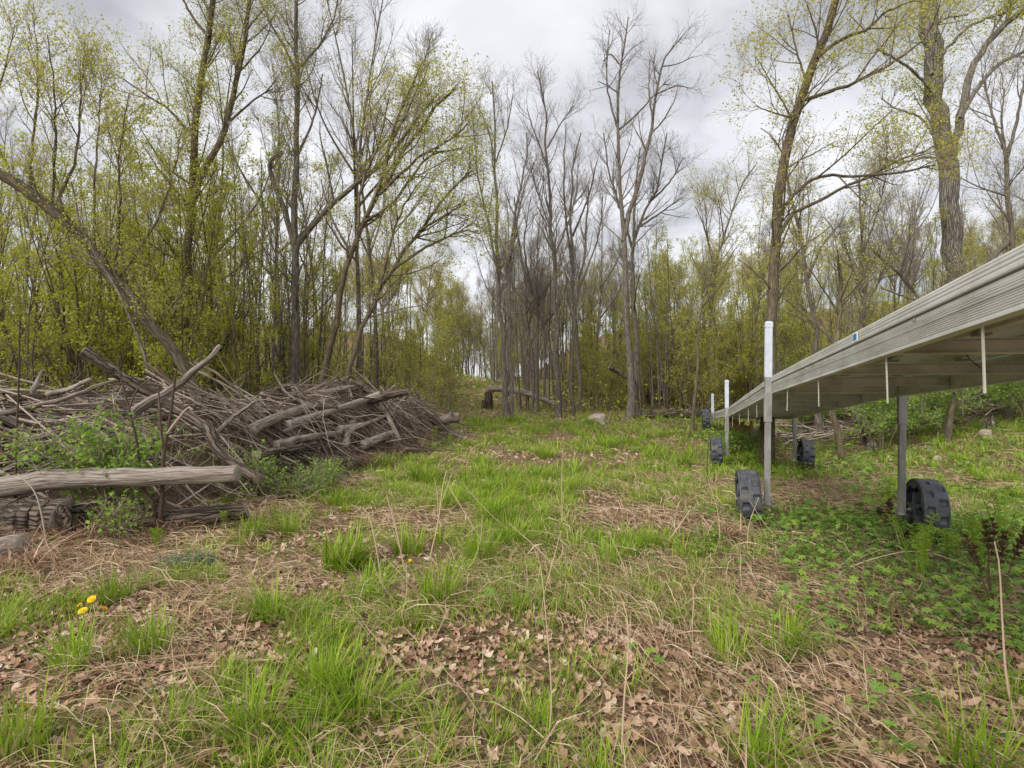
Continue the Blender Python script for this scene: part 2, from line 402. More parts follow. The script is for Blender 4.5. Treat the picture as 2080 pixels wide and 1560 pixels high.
    def box(s, c, ax, half, mat=0, rnd=None):
        """box at c with axes ax (3x3 rows) and half sizes"""
        c = np.asarray(c, float); ax = np.asarray(ax, float)
        g = np.array([[-1, -1, -1], [1, -1, -1], [1, 1, -1], [-1, 1, -1], [-1, -1, 1], [1, -1, 1], [1, 1, 1], [-1, 1, 1]], float) * np.asarray(half)
        s.add(c + g @ ax, quads=[[0, 3, 2, 1], [4, 5, 6, 7], [0, 1, 5, 4], [1, 2, 6, 5], [2, 3, 7, 6], [3, 0, 4, 7]], mat=mat, rnd=rnd)
    def scatter(s, v, tris, M, T, rnd, mat=0):
        """copies of the little mesh v, tris under rotation-scale M (N,3,3) and offset T (N,3)"""
        v = np.asarray(v, float); tris = np.asarray(tris, int)
        n_ = len(T)
        if n_ == 0:
            return
        vv = np.einsum('nij,mj->nmi', M, v) + T[:, None]
        ff = tris[None] + (np.arange(n_) * len(v))[:, None, None]
        s.add(vv, tris=ff.reshape(-1, 3), rnd=np.repeat(rnd, len(v)), mat=mat)
    def leaves(s, c, d, nrm, ln, wd, rnd, mat=0, fold=0.25):
        """rhombic leaves: base c, direction d, normal nrm"""
        d = norm(d); sd_ = norm(np.cross(d, nrm)); up = np.cross(sd_, d)
        ln = ln[:, None]; wd = wd[:, None]
        v = np.stack([c, c + d * ln * 0.45 + sd_ * wd * 0.5 + up * wd * fold, c + d * ln, c + d * ln * 0.45 - sd_ * wd * 0.5 + up * wd * fold], 1)
        n_ = len(c)
        q = np.array([[0, 1, 2, 3]]) + (np.arange(n_) * 4)[:, None]
        s.add(v, quads=q, rnd=np.repeat(rnd, 4), mat=mat)
    def blades(s, base, az, lean, hgt_, wid, rnd, segs=3, mat=0, droop=1.0):
        """grass blades: tapered ribbons that bend over"""
        n_ = len(base)
        if n_ == 0:
            return
        d = np.stack([np.cos(az), np.sin(az), 0 * az], -1)
        w = np.stack([-np.sin(az), np.cos(az), 0 * az], -1)
        rows = []
        for k in range(segs + 1):
            f = k / segs
            out = lean * f + droop * lean * f * f * 0.6
            z = f * (1 - 0.32 * np.clip(lean, 0, 1.6) * f)
            c = base + d * (out * hgt_)[:, None] + np.array([0, 0, 1]) * (z * hgt_)[:, None]
            if k == segs:
                rows.append(c[:, None])
            else:
                ww = (wid * (1 - 0.75 * f * f))[:, None] * 0.5
                rows.append(np.stack([c - w * ww, c + w * ww], 1))
        v = np.concatenate(rows, 1)
        m_ = 2 * segs + 1
        off = (np.arange(n_) * m_)[:, None]
        q = [np.array([[2 * k, 2 * k + 1, 2 * k + 3, 2 * k + 2]]) + off for k in range(segs - 1)]
        t_ = np.array([[2 * segs - 2, 2 * segs - 1, 2 * segs]]) + off
        s.add(v, quads=np.concatenate(q) if q else None, tris=t_, rnd=np.repeat(rnd, m_), mat=mat)

def ob(name, me, parent=None, loc=None, label=None, cat=None, group=None, kind=None):
    o = bpy.data.objects.new(name, me)
    COL.objects.link(o)
    if loc is not None:
        o.location = tuple(float(a) for a in loc)
    if parent is not None:
        o.parent = parent
    if label: o['label'] = label
    if cat: o['category'] = cat
    if group: o['group'] = group
    if kind: o['kind'] = kind
    return o

def empty(name, loc, label, cat, group=None, rz=0.0, sc=1.0):
    o = ob(name, None, None, loc, label, cat, group)
    o.empty_display_size = 0.3
    o.rotation_euler = (0, 0, rz)
    o.scale = (sc, sc, sc)
    return o

def smooth_line(pts, n):
    """Catmull-Rom through the points, n samples evenly by length"""
    p = np.asarray(pts, float)
    if len(p) == 2:
        f = np.linspace(0, 1, n)[:, None]
        return p[0] * (1 - f) + p[1] * f
    e = np.concatenate([[2 * p[0] - p[1]], p, [2 * p[-1] - p[-2]]])
    out = []
    for i in range(len(p) - 1):
        a, b, c, d = e[i:i + 4]
        for f in np.linspace(0, 1, 12, endpoint=False):
            out.append(0.5 * (2 * b + (c - a) * f + (2 * a - 5 * b + 4 * c - d) * f * f + (3 * b - a - 3 * c + d) * f ** 3))
    out.append(p[-1]); out = np.array(out)
    s_ = np.concatenate([[0], np.cumsum(np.linalg.norm(np.diff(out, axis=0), axis=1))])
    f = np.linspace(0, s_[-1], n)
    return np.stack([np.interp(f, s_, out[:, k]) for k in range(3)], -1)

# ------------------------------------------------------------------ helpers: growing lines and leaves
UP = np.array([0, 0, 1.0])
def grow(par, prad, k, t0, t1, ang, lf, n, up, wig, ratio, minr=0.003, taper=0.7, lmin=0.0, abs_len=None, k_by_len=False):
    """children of the parent lines: par (N,m,3), prad (N,m) -> (N*k,n,3), radii"""
    N_, m_ = par.shape[:2]
    if k_by_len:
        pl0 = np.linalg.norm(np.diff(par, axis=1), axis=2).sum(1)
        k = np.maximum(2, np.round(k * pl0 / pl0.mean())).astype(int)
    idx = np.repeat(np.arange(N_), k)
    c = len(idx)
    t_ = rng.uniform(t0, t1, c)
    seg = t_ * (m_ - 1); i = np.minimum(seg.astype(int), m_ - 2); f = (seg - i)[:, None]
    base = par[idx, i] * (1 - f) + par[idx, i + 1] * f
    tan = norm(par[idx, i + 1] - par[idx, i])
    pr = prad[idx, i] * (1 - f[:, 0]) + prad[idx, i + 1] * f[:, 0]
    perp = norm(np.cross(tan, rng.normal(0, 1, (c, 3))))
    a = np.radians(rng.uniform(ang[0], ang[1], c))[:, None]
    d = tan * np.cos(a) + perp * np.sin(a)
    if abs_len is not None:
        ln = rng.uniform(abs_len[0], abs_len[1], c) * (1 - 0.55 * (t_ - t0) / (t1 - t0 + 1e-6))
    else:
        pl = np.linalg.norm(np.diff(par, axis=1), axis=2).sum(1)[idx]
        ln = pl * lf * (1 - 0.6 * (t_ - t0) / (t1 - t0 + 1e-6)) * rng.uniform(0.55, 1.2, c)
    ln = np.maximum(ln, lmin)
    pts = [base]
    for s_ in range(n - 1):
        d = norm(d + UP * up + rng.normal(0, wig, (c, 3)))
        pts.append(pts[-1] + d * (ln / (n - 1))[:, None])
    r0 = np.maximum(np.minimum(pr * 0.62, ratio * ln), minr)
    rad = np.maximum(r0[:, None] * np.linspace(1, 1 - taper, n), minr * 0.7)
    return np.stack(pts, 1), rad

def leaf_on(mb_, lines, per, size, mat, spread=0.04, t0=0.3):
    N_, m_ = lines.shape[:2]
    idx = np.repeat(np.arange(N_), per); c = len(idx)
    if c == 0:
        return
    seg = rng.uniform(t0, 1, c) * (m_ - 1); i = np.minimum(seg.astype(int), m_ - 2); f = (seg - i)[:, None]
    pos = lines[idx, i] * (1 - f) + lines[idx, i + 1] * f + rng.normal(0, spread, (c, 3))
    d = rng.normal(0, 1, (c, 3)); d[:, 2] = d[:, 2] * 0.7 - 0.1
    nr = rng.normal(0, 1, (c, 3)) + UP * 0.8
    s_ = size * rng.uniform(0.55, 1.35, c)
    base = np.repeat(rng.random(N_), per)
    mb_.leaves(pos, d, nr, s_, s_ * rng.uniform(0.5, 0.75, c), np.clip(base * 0.6 + rng.random(c) * 0.4, 0, 1), mat=mat)


# ------------------------------------------------------------------ ground sheet
def axis(dense0, dense1, step, lo, hi):
    mid = np.arange(dense0, dense1 + 1e-6, step)
    def grow(start, end):
        out, d, x = [], step, start
        while abs(x - start) < abs(end - start):
            d *= 1.18
            x = x + math.copysign(d, end - start)
            out.append(x)
        return out
    return np.array(sorted(grow(dense0, lo) + list(mid) + grow(dense1, hi)))
gx = axis(-12, 14, 0.2, -420, 420)
gy = axis(-2, 26, 0.2, -120, 420)
X, Y = np.meshgrid(gx, gy)
mb = MB()
nx, ny = len(gx), len(gy)
ii = (np.arange(ny - 1)[:, None] * nx + np.arange(nx - 1)[None])
mb.add(np.stack([X, Y, hgt(X, Y)], -1), quads=np.stack([ii, ii + 1, ii + nx + 1, ii + nx], -1).reshape(-1, 4))
GROUND = ob('ground', mb.mesh('ground', 'soil'), kind='structure')

# ------------------------------------------------------------------ roll-in boat dock on the right
DW = 1.22            # width between the legs
FH = 0.19            # height of the side rail
def gz(x, y): return H(x, y)
J = [np.array([1.16, 0.50, 1.922]), np.array([2.93, 6.40, 1.515]), np.array([4.60, 12.05, 0.935]), np.array([6.36, 17.9, 0.545])]   # left bottom edge at the joints
dock = empty('roll_in_dock', (2.93, 6.40, 0), 'long grey aluminium boat dock standing on legs with black wheels', 'dock')
D0 = np.array([2.93, 6.40, 0.0])
def dob(name, mb_, mats, parent, smooth=False):
    me = mb_.mesh(name, mats, smooth=smooth, origin=D0)
    return ob(name, me, parent)
# side-rail profile: (outward, up), lip on top, two ribbed bands, two grooves
def rail_profile():
    pr = [(0.0, 0.0), (0.010, 0.0), (0.010, 0.008)]
    def ribs(u0, u1, k, base, amp):
        st = (u1 - u0) / k
        for i in range(k):
            a = u0 + i * st
            pr.extend([(base + amp, a + st * 0.22), (base + amp, a + st * 0.58), (base, a + st * 0.70), (base, a + st * 0.98)])
    ribs(0.010, 0.062, 6, 0.006, 0.0035)
    pr.extend([(0.010, 0.0635), (0.010, 0.066), (-0.004, 0.0665), (-0.004, 0.071), (0.008, 0.0715)])
    ribs(0.0725, 0.100, 3, 0.006, 0.0035)
    pr.extend([(0.008, 0.1005), (0.008, 0.117), (-0.006, 0.1175), (-0.006, 0.123), (0.018, 0.1235), (0.020, 0.128)])
    ribs(0.130, 0.176, 3, 0.018, 0.002)
    pr.extend([(0.019, 0.178), (0.016, 0.186), (0.008, 0.190), (-0.03, 0.190), (-0.03, 0.160), (-0.012, 0.160), (-0.012, 0.008), (-0.035, 0.008), (-0.035, 0.0)])
    return np.array(pr)
PROF = rail_profile()
def sec_frame(a, b):
    d = b - a; ln = np.linalg.norm(d); d = d / ln
    flat = np.array([d[0], d[1], 0]); flat /= np.linalg.norm(flat)
    r = np.array([flat[1], -flat[0], 0])
    u = np.cross(r, d)
    return d, r, u, ln
def extrude(mb_, prof, o, d, out, u, s0, s1, nseg=1, mat=0):
    k = len(prof)
    rows = []
    for i in range(nseg + 1):
        c = o + d * (s0 + (s1 - s0) * i / nseg)
        rows.append(c + prof[:, :1] * out + prof[:, 1:] * u)
    v = np.concatenate(rows)
    q = []
    for i in range(nseg):
        for j in range(k):
            j2 = (j + 1) % k
            q.append([i * k + j, i * k + j2, (i + 1) * k + j2, (i + 1) * k + j])
    mb_.add(v, quads=q, mat=mat)
plank_me = None
for si in range(3):
    a, b = J[si], J[si + 1]
    d, r, u, ln = sec_frame(a, b)
    A = np.array([d, r, u])
    g0, g1 = 0.015, ln - 0.015
    fr = MB()
    # frame of the section: two inner stringers with slotted webs
    for w in (0.42, 0.82):
        fr.box(a + d * (ln / 2) + r * w + u * 0.135, A, (ln / 2 - 0.03, 0.012, 0.022))
        fr.box(a + d * (ln / 2) + r * w + u * 0.110, A, (ln / 2 - 0.03, 0.022, 0.004))
    sec = dob('dock_section', fr, 'aluminium_under', dock)
    # rails
    m1 = MB(); extrude(m1, PROF, a, d, -r, u, g0, g1); dob('side_rail', m1, 'aluminium', sec)
    m1 = MB(); extrude(m1, PROF, a + r * DW - u * 0.03, d, r, u, g0, g1); dob('side_rail', m1, 'aluminium', sec)
    # bolt heads along the rail and a splice plate at the far end
    for s_ in (0.10, 0.22, 2.03, 4.05, ln - 0.22, ln - 0.10):
        m1 = MB()
        c0 = a + d * s_ - r * 0.010 + u * 0.108
        m1.tubes(np.array([c0, c0 - r * 0.006, c0 - r * 0.0062]), np.array([0.008, 0.008, 0.001]), 6); dob('bolt', m1, 'galvanised', sec)
    # end beams and cross beams, each with a bright upper flange
    ncb = 5
    for k in range(ncb + 1):
        s_ = 0.05 + (ln - 0.1) * k / ncb
        m1 = MB()
        hh = 0.062 if k in (0, ncb) else 0.030
        m1.box(a + d * s_ + r * (DW / 2) + u * (0.012 + hh), A, (0.014, DW / 2 - 0.016, hh))
        m1.box(a + d * (s_ - 0.012) + r * (DW / 2) + u * (0.012 + 2 * hh + 0.004), A, (0.026, DW / 2 - 0.016, 0.003), mat=1)
        m1.box(a + d * (s_ - 0.008) + r * (DW / 2) + u * 0.010, A, (0.026, DW / 2 - 0.016, 0.003))
        dob('cross_beam', m1, ['aluminium_under', 'white_sleeve'], sec)
        if 0 < k < ncb:
            for w in (0.42, 0.82):
                m1 = MB()
                m1.box(a + d * s_ + r * w + u * 0.108, A, (0.035, 0.03, 0.012))
                dob('clamp', m1, 'galvanised', sec)
    # deck planks, laid across, ribbed below
    npl = int(ln / 0.152)
    for k in range(npl):
        s_ = 0.02 + (ln - 0.04) * (k + 0.5) / npl
        if k == 0 or plank_me is None or plank_me[0] != si:
            m1 = MB()
            half = (ln - 0.04) / npl / 2 - 0.003
            m1.box(np.zeros(3), A, (half, DW / 2 - 0.034, 0.011))
            for q in (-0.6, -0.2, 0.2, 0.6):
                m1.box(-u * 0.014 + d * (q * half), A, (0.004, DW / 2 - 0.036, 0.0035))
            plank_me = (si, m1.mesh('deck_plank', 'deck_grey', smooth=False))
        ob('deck_plank', plank_me[1], sec, a + d * s_ + r * (DW / 2) + u * 0.174 - D0)
    # short pale strips that hang from the rails
    for w, lst in ((0.018, [0.6, 1.53, 2.5, 4.0, 5.3]), (DW - 0.018, [1.4, 3.4, 4.67, 5.5])):
        for s_ in lst:
            ll = rng.uniform(0.19, 0.23)
            m1 = MB()
            tl = r * rng.normal(0, 0.03) + d * rng.normal(0, 0.03)
            top = a + d * s_ + r * w
            m1.box(top - np.array([0, 0, ll / 2]) + tl * ll, np.array([d, r, np.array([0, 0, 1.0]) - tl]), (0.0045, 0.003, ll / 2 + 0.012))
            dob('hanging_strip', m1, 'pale_strip', sec)
    if si == 0:
        # loose cords and a rusty bolt under the near section
        for (s_, w, s2, w2) in ((3.55, 0.80, 3.95, 1.16), (2.3, 0.84, 2.6, 1.15)):
            p = smooth_line([a + d * s_ + r * w + u * 0.16, a + d * s_ + r * w + u * 0.10, a + d * (s_ * .6 + s2 * .4) + r * (w * .5 + w2 * .5) + u * 0.02, a + d * s2 + r * w2 + u * 0.05], 14)
            m1 = MB(); m1.tubes(p, np.full(14, 0.0035), 5); dob('cord', m1, 'dark_cord', sec, True)
        m1 = MB(); m1.box(a + d * 2.0 + r * 0.40 + u * 0.142, A, (0.03, 0.016, 0.01)); dob('rusty_bolt', m1, 'rust', sec)
        # small blue sticker with a pale border on the lip of the rail
        pos = a + d * (ln - 3.31) - r * 0.0225 + u * 0.155
        m1 = MB(); m1.box(pos, A, (0.045, 0.001, 0.026)); st = dob('sticker', m1, 'sticker_white', sec)
        m1 = MB(); m1.box(pos - r * 0.0015, A, (0.032, 0.001, 0.018)); dob('sticker_print', m1, 'sticker_blue', sec)

# wheel: broad black plastic tread with a centre rib and blocks, five-lobed openings in the side
def wheel_mesh():
    R0, hw, nseg = 0.33, 0.11, 72
    mb_ = MB()
    # tread cross section rings from one side to the other; pockets pressed in between blocks
    xs = [-hw, -hw, -hw * .86, -hw * .80, -hw * .22, -hw * .16, hw * .16, hw * .22, hw * .80, hw * .86, hw, hw]
    rows = []
    for k, x in enumerate(xs):
        row = []
        for i in range(nseg):
            th = 2 * math.pi * i / nseg
            ph = (i % 6)
            pocket = ph in (0, 1) if x < 0 else ph in (3, 4)
            rr = R0
            if k in (0, 11): rr = R0 - 0.035
            elif k in (1, 10): rr = R0 - 0.010
            elif k in (3, 4, 7, 8): rr = R0 - (0.026 if pocket else 0.0)
            elif k in (2, 9): rr = R0 - 0.003
            row.append((x, rr * math.cos(th), rr * math.sin(th)))
        rows.append(row)
    v = np.array(rows); kx = len(xs)
    i = np.arange(kx - 1)[:, None] * nseg; j = np.arange(nseg)[None]; j2 = (j + 1) % nseg
    mb_.add(v, quads=np.stack([i + j, i + j2, i + nseg + j2, i + nseg + j], -1).reshape(-1, 4))
    # side plates: ring, five spokes and hub with the openings between them
    for sx in (-1, 1):
        x = sx * (hw - 0.004)
        ns = 80
        ring = []
        for i in range(ns):
            th = 2 * math.pi * i / ns
            lobe = math.cos(5 * th)
            inner = 0.268 - 0.05 * max(0, -lobe) ** 0.5
            hub = 0.085 + 0.125 * max(0, -lobe - 0.25) ** 0.8
            hub = min(hub, inner - 0.002)
            ring.append([(x, (R0 - 0.035) * math.cos(th), (R0 - 0.035) * math.sin(th)), (x, inner * math.cos(th), inner * math.sin(th)), (x - sx * 0.06, inner * math.cos(th), inner * math.sin(th)),
                         (x, hub * math.cos(th), hub * math.sin(th)), (x - sx * 0.06, hub * math.cos(th), hub * math.sin(th)), (x + sx * 0.012, 0.05 * math.cos(th), 0.05 * math.sin(th))])
        ring = np.array(ring)
        q = []
        for i in range(ns):
            a, b = i * 6, ((i + 1) % ns) * 6
            q += [[a, b, b + 1, a + 1], [a + 1, b + 1, b + 2, a + 2], [a + 3, b + 3, b + 4, a + 4], [a + 3, b + 3, b + 5, a + 5]]
        mb_.add(ring.reshape(-1, 3), quads=q)
    # dark inner web so that one does not look through the wheel
    th = np.arange(40) / 40 * 2 * np.pi
    web = np.concatenate([np.stack([0 * th + 0.0, 0.29 * np.cos(th), 0.29 * np.sin(th)], -1), [[0, 0, 0]]])
    mb_.add(web, tris=[[i, (i + 1) % 40, 40] for i in range(40)])
    return mb_.mesh('wheel', 'wheel_plastic', smooth=False)
WHEEL = wheel_mesh()

for ji in range(4):
    a = J[ji]
    d, r, u, ln = sec_frame(J[max(0, ji - 1)], J[min(3, max(0, ji - 1) + 1)])
    for side in (0, 1):
        base = a + r * (DW * side) + r * (0.045 if side else -0.045)
        x, y = base[0], base[1]
        g = H(x, y)
        rad_w = 0.33
        foot = g + rad_w - 0.075
        lean = np.array([0.013, 0.012, 0]) if ji == 1 and side == 0 else np.array([rng.normal(0, 0.006), rng.normal(0, 0.006), 0])
        up = norm(np.array([lean[0], lean[1], 1.0]))
        Ax = np.array([d - up * d.dot(up), r - up * r.dot(up), up]); Ax = norm(Ax)
        def tube_box(m_, z0, z1, hw, ribs=True):
            c = base + up * ((z0 + z1) / 2 - base[2])
            m_.box(c, Ax, (hw, hw, (z1 - z0) / 2))
            if ribs:
                for q in (-0.6, -0.2, 0.2, 0.6):
                    for s_ in (-1, 1):
                        m_.box(c + Ax[0] * q * hw + Ax[1] * s_ * hw, Ax, (hw * 0.12, 0.0022, (z1 - z0) / 2 - 0.004))
                        m_.box(c + Ax[1] * q * hw + Ax[0] * s_ * hw, Ax, (0.0022, hw * 0.12, (z1 - z0) / 2 - 0.004))
        ztop = a[2]
        mid = max(foot + 0.25, ztop - 0.31)
        m1 = MB(); tube_box(m1, foot, mid + 0.05, 0.030)
        leg = dob('leg', m1, 'galvanised', dock)
        m1 = MB(); tube_box(m1, mid, ztop + 0.02, 0.038)
        m1.box(base + up * (mid - base[2] - 0.004), Ax, (0.041, 0.041, 0.006))
        dob('leg_sleeve', m1, 'galvanised', leg)
        m1 = MB(); tube_box(m1, ztop - 0.0, ztop + FH + 0.03, 0.034, False)
        m1.box(base + up * 0.10 - Ax[1] * (0.05 if side else -0.05), Ax, (0.055, 0.012, 0.085))
        dob('bracket', m1, 'galvanised', leg)
        if side == 0 and ji > 0:
            top = ztop + FH + (0.60 if ji == 1 else 0.56)
            m1 = MB()
            hw = 0.037
            c0, c1 = ztop + FH - 0.01, top
            c = base + up * ((c0 + c1) / 2 - base[2])
            m1.box(c, Ax, (hw, hw, (c1 - c0) / 2))
            for q in (-0.55, 0.55):
                for s_ in (-1, 1):
                    m1.box(c + Ax[0] * q * hw + Ax[1] * s_ * hw, Ax, (hw * 0.2, 0.002, (c1 - c0) / 2 - 0.01))
            po = dob('post_sleeve', m1, 'white_sleeve', leg)
            m1 = MB()
            rings = [(0.041, -0.05), (0.041, 0.0), (0.036, 0.012), (0.022, 0.022), (0.001, 0.026)]
            vv = []
            for (h_, z_) in rings:
                c = base + up * (top + z_ - base[2])
                for (qa, qb) in ((-1, -1), (1, -1), (1, 1), (-1, 1)):
                    vv.append(c + Ax[0] * qa * h_ + Ax[1] * qb * h_)
            q = [[4 * k + j, 4 * k + (j + 1) % 4, 4 * k + 4 + (j + 1) % 4, 4 * k + 4 + j] for k in range(4) for j in range(4)]
            m1.add(vv, quads=q); dob('post_cap', m1, 'white_sleeve', po)
        if ji > 0:
            sg = 1 if side else -1
            wc = np.array([x, y, 0]) + r * sg * 0.205
            wz = H(wc[0], wc[1]) + rad_w - 0.025
            m1 = MB()
            m1.tubes(np.array([[x - r[0] * sg * .05, y - r[1] * sg * .05, wz], [wc[0] + r[0] * sg * .1, wc[1] + r[1] * sg * .1, wz]]), np.array([0.014, 0.014]), 10)
            m1.box((x, y, foot - 0.004), Ax, (0.045, 0.045, 0.008))
            dob('axle', m1, 'galvanised', leg, True)
            w_ = ob('wheel', WHEEL, dock, np.array([wc[0], wc[1], wz]) - D0)
            w_.rotation_euler = (rng.uniform(0, 6), 0, math.atan2(r[1], r[0]))
            w_.rotation_mode = 'XYZ'
            m1 = MB()
            ang = np.arange(24) / 24 * 2 * np.pi
            for sx in (-1, 1):
                m1.tubes(np.array([[sx * .09, 0, 0], [sx * .125, 0, 0], [sx * .126, 0, 0]]), np.array([.045, .040, .002]), 16)
                m1.tubes(np.array([[sx * .12, 0, 0], [sx * .142, 0, 0], [sx * .143, 0, 0]]), np.array([.017, .017, .001]), 6, mat=1)
            ob('hub', m1.mesh('hub', ['wheel_plastic', 'galvanised'], smooth=False), w_)
            Rz = Matrix.Rotation(math.atan2(r[1], r[0]), 4, 'Z') @ Matrix.Rotation(math.radians(3.0 * sg), 4, 'Y') @ Matrix.Rotation(rng.uniform(0, 6), 4, 'X')
            w_.rotation_euler = Rz.to_euler()

# ------------------------------------------------------------------ brush pile on the left
RIDGE = np.array([(-12.5, 6.7, 1.50, 2.0), (-9, 7.1, 1.5, 1.9), (-6.3, 7.6, 1.45, 1.75), (-5.1, 8.7, 1.5, 1.75), (-4.6, 11.0, 1.40, 1.8), (-3.85, 13.2, 1.40, 1.7), (-3.0, 14.6, 1.30, 1.35), (-2.55, 15.2, 0.8, 1.0)])
def pile_h(x, y):
    """height of the heap over the ground"""
    x = np.asarray(x, float); y = np.asarray(y, float)
    best = np.zeros(np.broadcast(x, y).shape)
    for k in range(len(RIDGE) - 1):
        a, b = RIDGE[k], RIDGE[k + 1]
        d = b[:2] - a[:2]; l2 = d @ d
        t_ = np.clip(((x - a[0]) * d[0] + (y - a[1]) * d[1]) / l2, 0, 1)
        dist = np.hypot(x - a[0] - t_ * d[0], y - a[1] - t_ * d[1])
        w = a[3] + (b[3] - a[3]) * t_; hh = a[2] + (b[2] - a[2]) * t_
        best = np.maximum(best, hh * np.clip(1 - (dist / w) ** 2, 0, 1) ** 0.75)
    return best * (0.50 + 0.76 * fbm(x * 1.0, y * 1.0, 21))
def ridge_dir(x, y):
    i = int(np.argmin(np.hypot(RIDGE[:, 0] - x, RIDGE[:, 1] - y)))
    a, b = RIDGE[max(0, i - 1)], RIDGE[min(len(RIDGE) - 1, i + 1)]
    return math.atan2(b[1] - a[1], b[0] - a[0])

# core: matted bark, soil and duff in the heart of the heap
gx = np.arange(-14, -1.2, 0.16); gy = np.arange(3.8, 17.6, 0.16)
X, Y = np.meshgrid(gx, gy)
Z = hgt(X, Y) - 0.12 + pile_h(X, Y) * 0.62 + 0.18 * (pile_h(X, Y) > 0.15) * (vnoise(X * 5, Y * 5, 4) - 0.5)
core = MB()
nx, ny = len(gx), len(gy)
ii = (np.arange(ny - 1)[:, None] * nx + np.arange(nx - 1)[None])
keep = (pile_h(X, Y) > 0.02)[:-1, :-1].ravel()
core.add(np.stack([X, Y, Z], -1), quads=np.stack([ii, ii + 1, ii + nx + 1, ii + nx], -1).reshape(-1, 4)[keep])

def stick_lines(n, lens, n_pts, zlift, spread, xr=(-13, -1.8), yr=(4.2, 17.0), curve=0.12, tilt=0.18):
    """polylines draped over the heap, mostly running along it"""
    out = []
    tries = 0
    while len(out) < n and tries < n * 12:
        tries += 1
        x, y = rng.uniform(*xr), rng.uniform(*yr)
        p = pile_h(x, y)
        if p < 0.12:
            continue
        az = ridge_dir(x, y) * 0.35 + rng.normal(0, spread)
        l_ = rng.uniform(*lens)
        f = np.linspace(-0.5, 0.5, n_pts)
        bend = rng.normal(0, curve) * l_
        xx = x + np.cos(az) * f * l_ - np.sin(az) * bend * (f * f * 4 - 0.3)
        yy = y + np.sin(az) * f * l_ + np.cos(az) * bend * (f * f * 4 - 0.3)
        surf = hgt(xx, yy) + pile_h(xx, yy)
        c = np.polyfit(f, surf, 1)
        z0 = rng.uniform(*zlift)
        line = np.polyval(c, f) * 0.6 + surf * 0.4 + z0 + f * l_ * rng.normal(0, tilt)
        line = np.maximum(line, hgt(xx, yy) + 0.01)
        out.append(np.stack([xx, yy, line], -1) + rng.normal(0, 0.012, (n_pts, 3)))
    return np.array(out)

tw = MB()
a = stick_lines(6400, (0.35, 1.8), 5, (-0.32, 0.08), 0.65)
r0 = rng.uniform(0.0025, 0.0075, len(a))
tw.tubes(a, r0[:, None] * np.linspace(1.2, 0.5, 5), 3, rnd=rng.random(len(a)))
a = stick_lines(1000, (0.8, 2.6), 6, (-0.18, 0.10), 0.5)
r0 = rng.uniform(0.007, 0.016, len(a))
tw.tubes(a, r0[:, None] * np.linspace(1.2, 0.5, 6), 5, rnd=rng.random(len(a)))
# forked side twigs
b_, rb_ = grow(a[:700], r0[:700, None] * np.linspace(1.2, 0.5, 6), 3, 0.3, 1.0, (20, 55), 0.4, 4, 0.03, 0.16, 0.008, 0.002)
tw.tubes(b_, rb_, 3)
# fine arching twigs that stick up out of the heap
a = stick_lines(420, (0.6, 1.5), 6, (0.0, 0.15), 1.3, tilt=0.6, curve=0.2)
tw.tubes(a, rng.uniform(0.003, 0.006, len(a))[:, None] * np.linspace(1.2, 0.4, 6), 3)
brush = ob('brush_pile', tw.mesh('brush_pile', 'wood_brush', origin=(-5, 9, 0)), None, (-5, 9, 0), 'long heap of grey brown twigs and brushwood at the clearing edge', 'brush pile', kind='stuff')
ob('matted_core', core.mesh('matted_core', 'soil', origin=(-5, 9, 0)), brush)

def log_mesh(pts, r0, r1, mat, n=18, sides=14, rough=0.10, cap=True, flat=None, knots=0, shift=None, tone=0.3):
    ridge = 0.0
    if mat == 'wood_bark_log' and n > 10:
        n, sides, ridge = int(n * 1.8), 30, 0.07
    elif mat in ('wood_weathered', 'wood_pale') and n > 14:
        sides, ridge = 22, 0.022
    """a log along the points with uneven section, closed cut ends and knots; returns (mesh, origin)"""
    p = smooth_line(pts, n)
    L_ = np.linalg.norm(p[-1] - p[0])
    p = p + rng.normal(0, 0.004 + 0.004 * L_ * 0, p.shape)
    rad = np.linspace(r0, r1, n) * (1 + rng.normal(0, 0.025, n))
    m_ = MB()
    v = m_.tubes(p, rad, sides, rough=rough, ridge=ridge, rnd=None if tone is None else [tone])[0]
    if flat is not None:
        c = p[:, None]
        vv = m_.v[-1].reshape(n, sides, 3)
        vv = c + (vv - c) - ((vv - c) @ flat)[..., None] * flat * 0.68
        m_.v[-1] = vv.reshape(-1, 3); v = vv
    if cap:
        for e_, k in ((0, 0), (1, n - 1)):
            ring = v[k]
            d = norm(p[1] - p[0]) * -1 if e_ == 0 else norm(p[-1] - p[-2])
            inner = p[k] + (ring - p[k]) * 0.86 + d * r0 * 0.10
            cen = p[k] + d * r0 * 0.06
            vv = np.concatenate([ring, inner, [cen]])
            q = [[j, (j + 1) % sides, sides + (j + 1) % sides, sides + j] for j in range(sides)]
            tr = [[sides + j, sides + (j + 1) % sides, 2 * sides] for j in range(sides)]
            m_.add(vv, quads=q, tris=tr, mat=1)
    for k in range(knots):
        i = rng.integers(2, n - 2)
        perp = norm(np.cross(p[i + 1] - p[i], rng.normal(0, 1, 3)))
        perp[2] = abs(perp[2])
        l_ = rng.uniform(0.06, 0.28)
        q = np.array([p[i] + perp * rad[i] * 0.5, p[i] + perp * (rad[i] + l_ * 0.5), p[i] + perp * (rad[i] + l_) + rng.normal(0, 0.03, 3)])
        m_.tubes(q, np.array([rad[i] * 0.42, rad[i] * 0.3, rad[i] * 0.16]), 7)
    org = p[np.argmin(p[:, 2])].copy()
    return m_.mesh('log', [mat, 'cut_end'], origin=org), org

